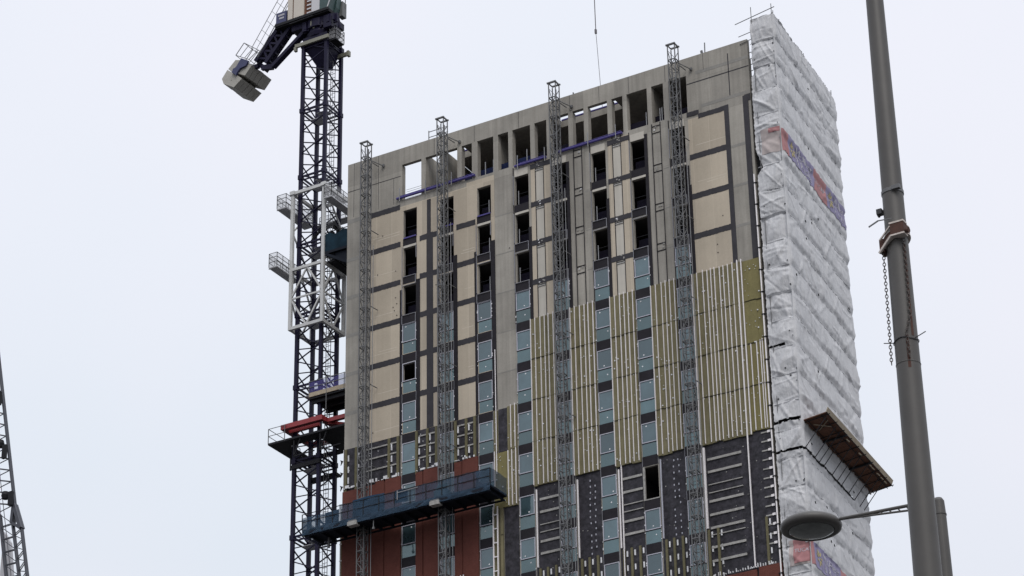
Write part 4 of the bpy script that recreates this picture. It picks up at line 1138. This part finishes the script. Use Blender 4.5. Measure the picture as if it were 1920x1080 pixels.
# luffing jib, above the frame
jb = MB(); ja, jz_ = Vector((-3.4, 3.5, 119.5)), Vector((17.6, 5.0, 156))
dj = (jz_-ja).normalized(); nj = Vector((-dj.z, 0, dj.x))
ch = [Vector((0, -.6, 0)), Vector((0, .6, 0)), nj*1.1]
for c_ in ch: jb.bar(ja+c_, jz_+c_, .14, .14)
for i in range(30):
    a = ja.lerp(jz_, i/30); b2 = ja.lerp(jz_, (i+1)/30); jb.bar(a+ch[0], b2+ch[2], .07, .07); jb.bar(a+ch[2], b2+ch[1], .07, .07); jb.bar(a+ch[1], b2+ch[0], .07, .07)
jb.build('luffing_jib', 'navy', crane)

# rope hanging from the jib
hr_ = thing('hoist_rope', (17.9, 5, 100.4), 'thin crane rope hanging over the roof, thicker in its upper length', 'rope')
r = MB(); r.bar((17.6, 5, 156), (17.94, 5, 109.0), .075, .075, n=6); r.build('rope', 'rope', hr_)
r = MB(); r.bar((17.94, 5, 109.0), (18.35, 5, 100.3), .028, .028, n=4); r.box(17.87, 18.0, 4.93, 5.07, 108.8, 109.15); r.build('tag_line', 'rope', hr_)

# ================================================================== access platform and netted cage between crane and tower
ap = thing('access_platform', (-2.2, 3, 84.2), 'small access platform with purple netting between the crane mast and the tower', 'platform')
d = MB(); d.box(-4.36, -.02, 2.02, 4.4, 84.05, 84.2); 
for y in (2.3, 3.2, 4.1): d.bar((-4.3, y, 83.9), (-.02, y, 83.9), .18, .26)
d.build('deck', 'dark_steel', ap)
d = MB(); d.box(-4.4, -.02, 1.95, 2.0, 84.2, 84.52); d.box(-4.42, -4.37, 2.0, 4.4, 84.2, 84.5); d.build('toe_board', 'timber_pale', ap)
d = MB()
for z in (84.95, 85.4): d.bar((-4.38, 1.97, z), (-.02, 1.97, z), .04, .04)
for x in (-4.38, -2.9, -1.4, -.1): d.bar((x, 1.97, 84.2), (x, 1.97, 85.45), .045, .045)
for p, q in (((-2.9, 1.97, 84.5), (-2.9, 1.97, 82.9)),): d.bar(p, q, .05, .05)
d.build('hand_rail', 'galv', ap)
d = MB(); d.quad((-4.38, 1.99, 84.5), (-.02, 1.99, 84.5), (-.02, 1.99, 85.35), (-4.38, 1.99, 85.35)); d.quad((-4.38, 4.4, 84.3), (-.02, 4.4, 84.3), (-.02, 4.4, 85.3), (-4.38, 4.4, 85.3)); d.build('guard_net', 'purple_net', ap)
nc = thing('netted_cage', (-1.8, 3, 95), 'dark blue netted cage between the white climbing frame and the tower', 'cage')
d = MB(); d.box(-3.3, -.05, 2.0, 4.3, 95.4, 95.6, 0); d.poly([(-3.2, 2.2, 95.39), (-.1, 2.2, 95.39), (-.1, 2.2, 93.9), (-1.2, 2.2, 94.2)], (0, 1.9, 0)); d.bar((-3.2, 2.1, 95.4), (-1.2, 2.15, 94.2), .2, .2); d.build('deck', 'teal_dark', nc)
d = MB()
for (p, q) in (((-3.3, 2.0), (-.05, 2.0)), ((-3.3, 4.3), (-3.3, 2.0)), ((-.05, 4.3), (-3.3, 4.3))):
    N = 8
    for i in range(N):
        a = [p[0]+(q[0]-p[0])*i/N, p[1]+(q[1]-p[1])*i/N]; b2 = [p[0]+(q[0]-p[0])*(i+1)/N, p[1]+(q[1]-p[1])*(i+1)/N]
        d.quad((*a, 95.6), (*b2, 95.6), (*b2, 96.95+.15*math.sin(i*1.9+1.9)), (*a, 96.95+.15*math.sin(i*1.9)))
d.build('guard_net', 'teal_deep', nc)
d = MB()
for x in (-3.3, -1.8, -.1): d.bar((x, 2.04, 95.6), (x, 2.04, 97.25), .05, .05)
for z in (97.15,): d.bar((-3.3, 2.04, z), (-.05, 2.04, z), .05, .05)
d.build('guard_rail', 'dark_steel', nc)

# ================================================================== second crane, far left
fc = thing('lattice_crane', (-55, 40, 0), 'distant lattice crane jib slanting past the left edge of the view', 'crane')
m = MB()
def V(x, z, y=40): return Vector((x, y, z))
T = V(-70.0, 133.0); K = V(-63.69, 103.12); KL = V(-65.55, 102.75)
TL = V(-70.6, 133.0)
def chords(a0, a1, b0, b1, n, y0, y1, th, br):
    for y in (y0, y1):
        m.bar((a0.x, y, a0.z), (a1.x, y, a1.z), th, th); m.bar((b0.x, y, b0.z), (b1.x, y, b1.z), th, th)
    for i in range(n):
        p, q = a0.lerp(a1, i/n), b0.lerp(b1, i/n); p2, q2 = a0.lerp(a1, (i+1)/n), b0.lerp(b1, (i+1)/n); pm = a0.lerp(a1, (i+.5)/n)
        for y in (y0, y1):
            if y == y0: m.bar((q.x, y, q.z), (p.x, y, p.z), br, br)
            m.bar((p.x, y, p.z), (q2.x, y, q2.z), br, br)
        m.bar((p.x, y0, p.z), (p.x, y1, p.z), br, br); m.bar((q.x, y0, q.z), (q.x, y1, q.z), br, br)
# upper jib
chords(K, T, V(-66.1, 102.6), V(-70.9, 133.0), 24, 39.8, 40.0, .17, .07)
# heel: chord splits in two below the node
N1, N2 = V(-63.78, 101.24), V(-62.64, 100.46)
for y in (39.72, 40.0):
    m.bar((K.x, y, K.z), (N1.x, y, N1.z), .3, .3); m.bar((K.x, y, K.z), (N2.x, y, N2.z), .34, .34); m.bar((N1.x, y, N1.z), (N2.x, y, N2.z), .26, .26)
B1, B2 = V(-55.5, 62), V(-53.5, 62)
B1 = N1+(V(-62.56, 95.78)-N1)*6; B2 = N2+(V(-61.57, 95.57)-N2)*6
chords(N2, B2, N1, B1, 26, 39.8, 40.0, .17, .07)
B0 = V(-65.23, 102.2)+(V(-63.99, 96.08)-V(-65.23, 102.2))*5.2
chords(N1, B1, V(-65.4, 102.5), B0, 24, 39.8, 40.0, .15, .07)
m.bar((B0.x, 40, B0.z), (B0.x+4, 40, 0), 1.2, 1.2); m.bar((B2.x, 40, B2.z), (B0.x+6, 40, 0), .6, .6)
m.build('lattice_jib', 'boom_steel', fc)
m = MB()
for (x, z) in ((-66.2, 114.6), (-65.0, 108.7), (-63.8, 103.6)): m.box(x-.22, x+.22, 39.2, 39.5, z-.7, z+.7)
for (x, z) in ((-65.8, 109.8), (-64.7, 104.2)): m.lathe((x, 39.6, z), [(.3, -.35), (.4, 0), (.3, .35)], 10)
m.build('sheave', 'dark_steel', fc)
m = MB()
for dx in (0, .25, .6): m.bar((-69+dx, 40.1, 118), (-63.2+dx*1.3, 40.1, 90), .05, .05)
m.build('hoist_rope', 'rope', fc)
m = MB(); m.poly([(-66.2, 41.5, 101.5), (-65.4, 41.5, 100.3), (-64.1, 41.5, 92), (-66.5, 41.5, 92)], (0, .4, 0)); m.build('machine_house', 'pale_cab', fc)

# ================================================================== street poles in front
PXc, PYc = 87.88, -124.0
tp = thing('tall_pole', (PXc, PYc, 0), 'tall tapering grey steel pole close by on the right, with rusty clamp', 'pole')
s = MB(); s.smooth = True
prof = [(.155, 0), (.15, 2), (.1125, 8.5)]+[(.1125-.0074*(z-8.5)*.93, z) for z in np.arange(9, 16.1, .5)]
s.lathe((PXc, PYc, 0), prof, 40); s.build('shaft', 'pole', tp)
def rad(z): return .1125-.0069*(z-8.5)
bnd = MB(); bnd.lathe((PXc, PYc, 12.40), [(rad(12.4)+.002, -.018), (rad(12.4)+.006, -.014), (rad(12.4)+.006, .014), (rad(12.4)+.002, .018)], 32)
bnd.box(PXc+.03, PXc+.10, PYc-rad(12.4)-.015, PYc-rad(12.4)+.02, 12.385, 12.42); bnd.build('strap', 'galv', tp)
wd = MB(); wd.lathe((PXc, PYc, 10.86), [(rad(10.86)+.0005, -.006), (rad(10.86)+.003, -.003), (rad(10.86)+.003, .003), (rad(10.86)+.0005, .006)], 32); wd.build('weld_seam', 'pole', tp)
cm = MB(); cm.box(PXc-.135, PXc-.09, PYc-.05, PYc-.0, 12.225, 12.27); cm.lathe((PXc-.122, PYc-.025, 12.205), [(.008, 0), (.018, .02)], 10); cm.build('sensor', 'black', tp)
def clamp_y(px_, z):  # camera-facing side of the pole
    return PYc-math.sqrt(max(1e-5, (rad(z)+.012)**2-(px_-PXc)**2))
cl = MB(); zc = 11.98
N = 28
for i in range(N):      # steel band round the pole, tilted
    a0, a1 = 2*math.pi*i/N, 2*math.pi*(i+1)/N; rr = rad(12)+.012
    p0 = (PXc+rr*math.cos(a0), PYc+rr*math.sin(a0), zc+.05*math.cos(a0)); p1 = (PXc+rr*math.cos(a1), PYc+rr*math.sin(a1), zc+.05*math.cos(a1))
    cl.bar(p0, p1, .016, .06)
    cl.bar((p0[0], p0[1], p0[2]-.036), (p1[0], p1[1], p1[2]-.036), .026, .010, 1); cl.bar((p0[0], p0[1], p0[2]+.035), (p1[0], p1[1], p1[2]+.035), .022, .008, 1)
rr = rad(12)+.01
cl.box(PXc+.0, PXc+.115, PYc-rr-.035, PYc-rr+.05, zc-.02, zc+.075); cl.box(PXc-.125, PXc-.085, PYc-.07, PYc+.02, zc-.12, zc-.0); cl.bar((PXc+.1, PYc-rr-.0, zc), (PXc+.15, PYc-rr-.01, zc-.01), .04, .04, 0, n=8)
cl.box(PXc-.005, PXc+.118, PYc-rr-.038, PYc-rr+.04, zc+.076, zc+.090, 1); cl.box(PXc-.005, PXc+.118, PYc-rr-.038, PYc-rr+.04, zc-.034, zc-.021, 1)
cl.bar((PXc-.128, PYc-.075, zc-.125), (PXc-.0, PYc-rr-.03, zc-.03), .016, .02, 1); cl.bar((PXc-.11, PYc-.09, zc-.02), (PXc+.0, PYc-rr-.03, zc+.06), .012, .012, 1)
cl.build('clamp', ['rust', 'pale_edge'], tp)
ct = MB(); ct.bar((PXc-.19, PYc-.10, 12.10), (PXc-.1, PYc-.115, 12.125), .006, .012); ct.bar((PXc-.1, PYc-.115, 12.125), (PXc+.02, PYc-.12, 12.11), .006, .008); ct.build('cable_tie', 'galv', tp)
ct = MB(); z2 = 11.06; rr = rad(11)+.005
for i in range(24):
    a0, a1 = 2*math.pi*i/24, 2*math.pi*(i+1)/24; ct.bar((PXc+rr*math.cos(a0), PYc+rr*math.sin(a0), z2+.008*math.sin(3*a0)), (PXc+rr*math.cos(a1), PYc+rr*math.sin(a1), z2+.008*math.sin(3*a1)), .006, .007)
ct.bar((PXc+rr*.9, PYc-.04, z2), (PXc+.19, PYc-.06, z2+.022), .005, .006); ct.bar((PXc-rr*.9, PYc-.04, z2-.0), (PXc-.165, PYc-.06, z2+.01), .005, .006); ct.build('cable_tie', 'black', tp)
rs_ = MB()
def rpatch(zs, a_list, m_):
    for (z0_, z1_, a0, a1) in zs:
        n_ = 6
        for i in range(n_):
            b0, b1 = a0+(a1-a0)*i/n_, a0+(a1-a0)*(i+1)/n_
            f_ = lambda a, z: (PXc+(rad(z)+.0015)*math.cos(a), PYc+(rad(z)+.0015)*math.sin(a), z)
            rs_.quad(f_(b0, z0_), f_(b1, z0_), f_(b1, z1_), f_(b0, z1_))
rpatch([(10.80, 11.08, R(-70), R(-56)), (11.08, 11.9, R(-40), R(-27))], None, 0); rs_.build('rust_stain', 'rust', tp)
def chain(name, pts, label, link=.037):
    c = MB(); i = 0
    acc = []
    for a, b_ in zip(pts[:-1], pts[1:]):
        a, b_ = Vector(a), Vector(b_); n = max(1, int((b_-a).length/(link*.74)))
        for k in range(n): acc.append((a.lerp(b_, k/n), (b_-a).normalized()))
    for i, (p, d_) in enumerate(acc):
        u = d_.cross(Vector((1, .3, 0)) if i % 2 else Vector((.3, -1, 0))).normalized(); w_, h_ = link*.30, link*.5
        ring = []
        for k in range(8):
            an = 2*math.pi*k/8; ring.append(p+u*(math.cos(an)*w_)+d_*(math.sin(an)*h_))
        for k in range(8): c.bar(ring[k], ring[(k+1) % 8], .0054, .0054)
    return tag(c.build(name, 'chain'), label, 'chain')
chain('chain', [(PXc-.102, PYc-.055, 11.87), (PXc-.109, PYc-.055, 11.3), (PXc-.117, PYc-.055, 10.86)], 'thin steel chain hanging free at the left side of the tall grey pole')
yq = lambda x, z: clamp_y(x, z)-.012
chain('chain', [(PXc+.085, yq(.085+PXc, 11.9), 11.92), (PXc+.085, yq(PXc+.085, 11.5), 11.5), (PXc+.082, yq(PXc+.082, 11.3), 11.25), (PXc+.05, yq(PXc+.05, 11.1), 11.09), (PXc+.058, yq(PXc+.058, 10.9), 10.86)], 'rusty brown chain lying against the right face of the tall grey pole')

# street lamp behind the tall pole
LX, LY = 87.28, -122.0
lamp = thing('street_lamp', (LX, LY, 0), 'street lamp with round dark lantern on a thin arm, behind the tall pole', 'street lamp')
s = MB(); s.smooth = False
s.lathe((LX, LY, 0), [(.09, 0), (.085, 3), (.062, 9.9), (.056, 10.44)], 28); s.lathe((LX, LY, 10.44), [(.060, 0), (.060, .012), (.056, .014), (.050, .13), (.035, .155), (.0, .16)][:5], 28); s.build('post', 'pole', lamp)
a = MB(); a.bar((86.38, LY, 10.612), (LX-.03, LY, 10.585), .026, .030, n=10); a.bar((86.42, LY, 10.605), (LX-.03, LY, 10.525), .014, .02, n=8)
for i in range(8):
    t_ = (i+1)/9; x = 86.5+(LX-.05-86.5)*t_; zt = 10.612-.027*t_; a.bar((x, LY, zt), (x+.03, LY, zt-.012-.048*t_), .012, .012)
a.build('arm', 'pole', lamp)
lt = MB(); lt.smooth = True
LC = (86.11, LY, 10.60)
lt.lathe(LC, [(.196, -.030), (.200, -.040), (.235, -.040), (.258, -.028), (.268, 0), (.262, .022), (.235, .048), (.17, .078), (.10, .096), (.02, .102)], 64); lt.build('lantern', 'pole', lamp)
gl = MB(); gl.smooth = True; gl.lathe(LC, [(.199, -.034), (.190, -.046), (.15, -.058), (.08, -.066), (.01, -.068)], 48); gl.build('glass_bowl', 'glass_lamp', lamp)
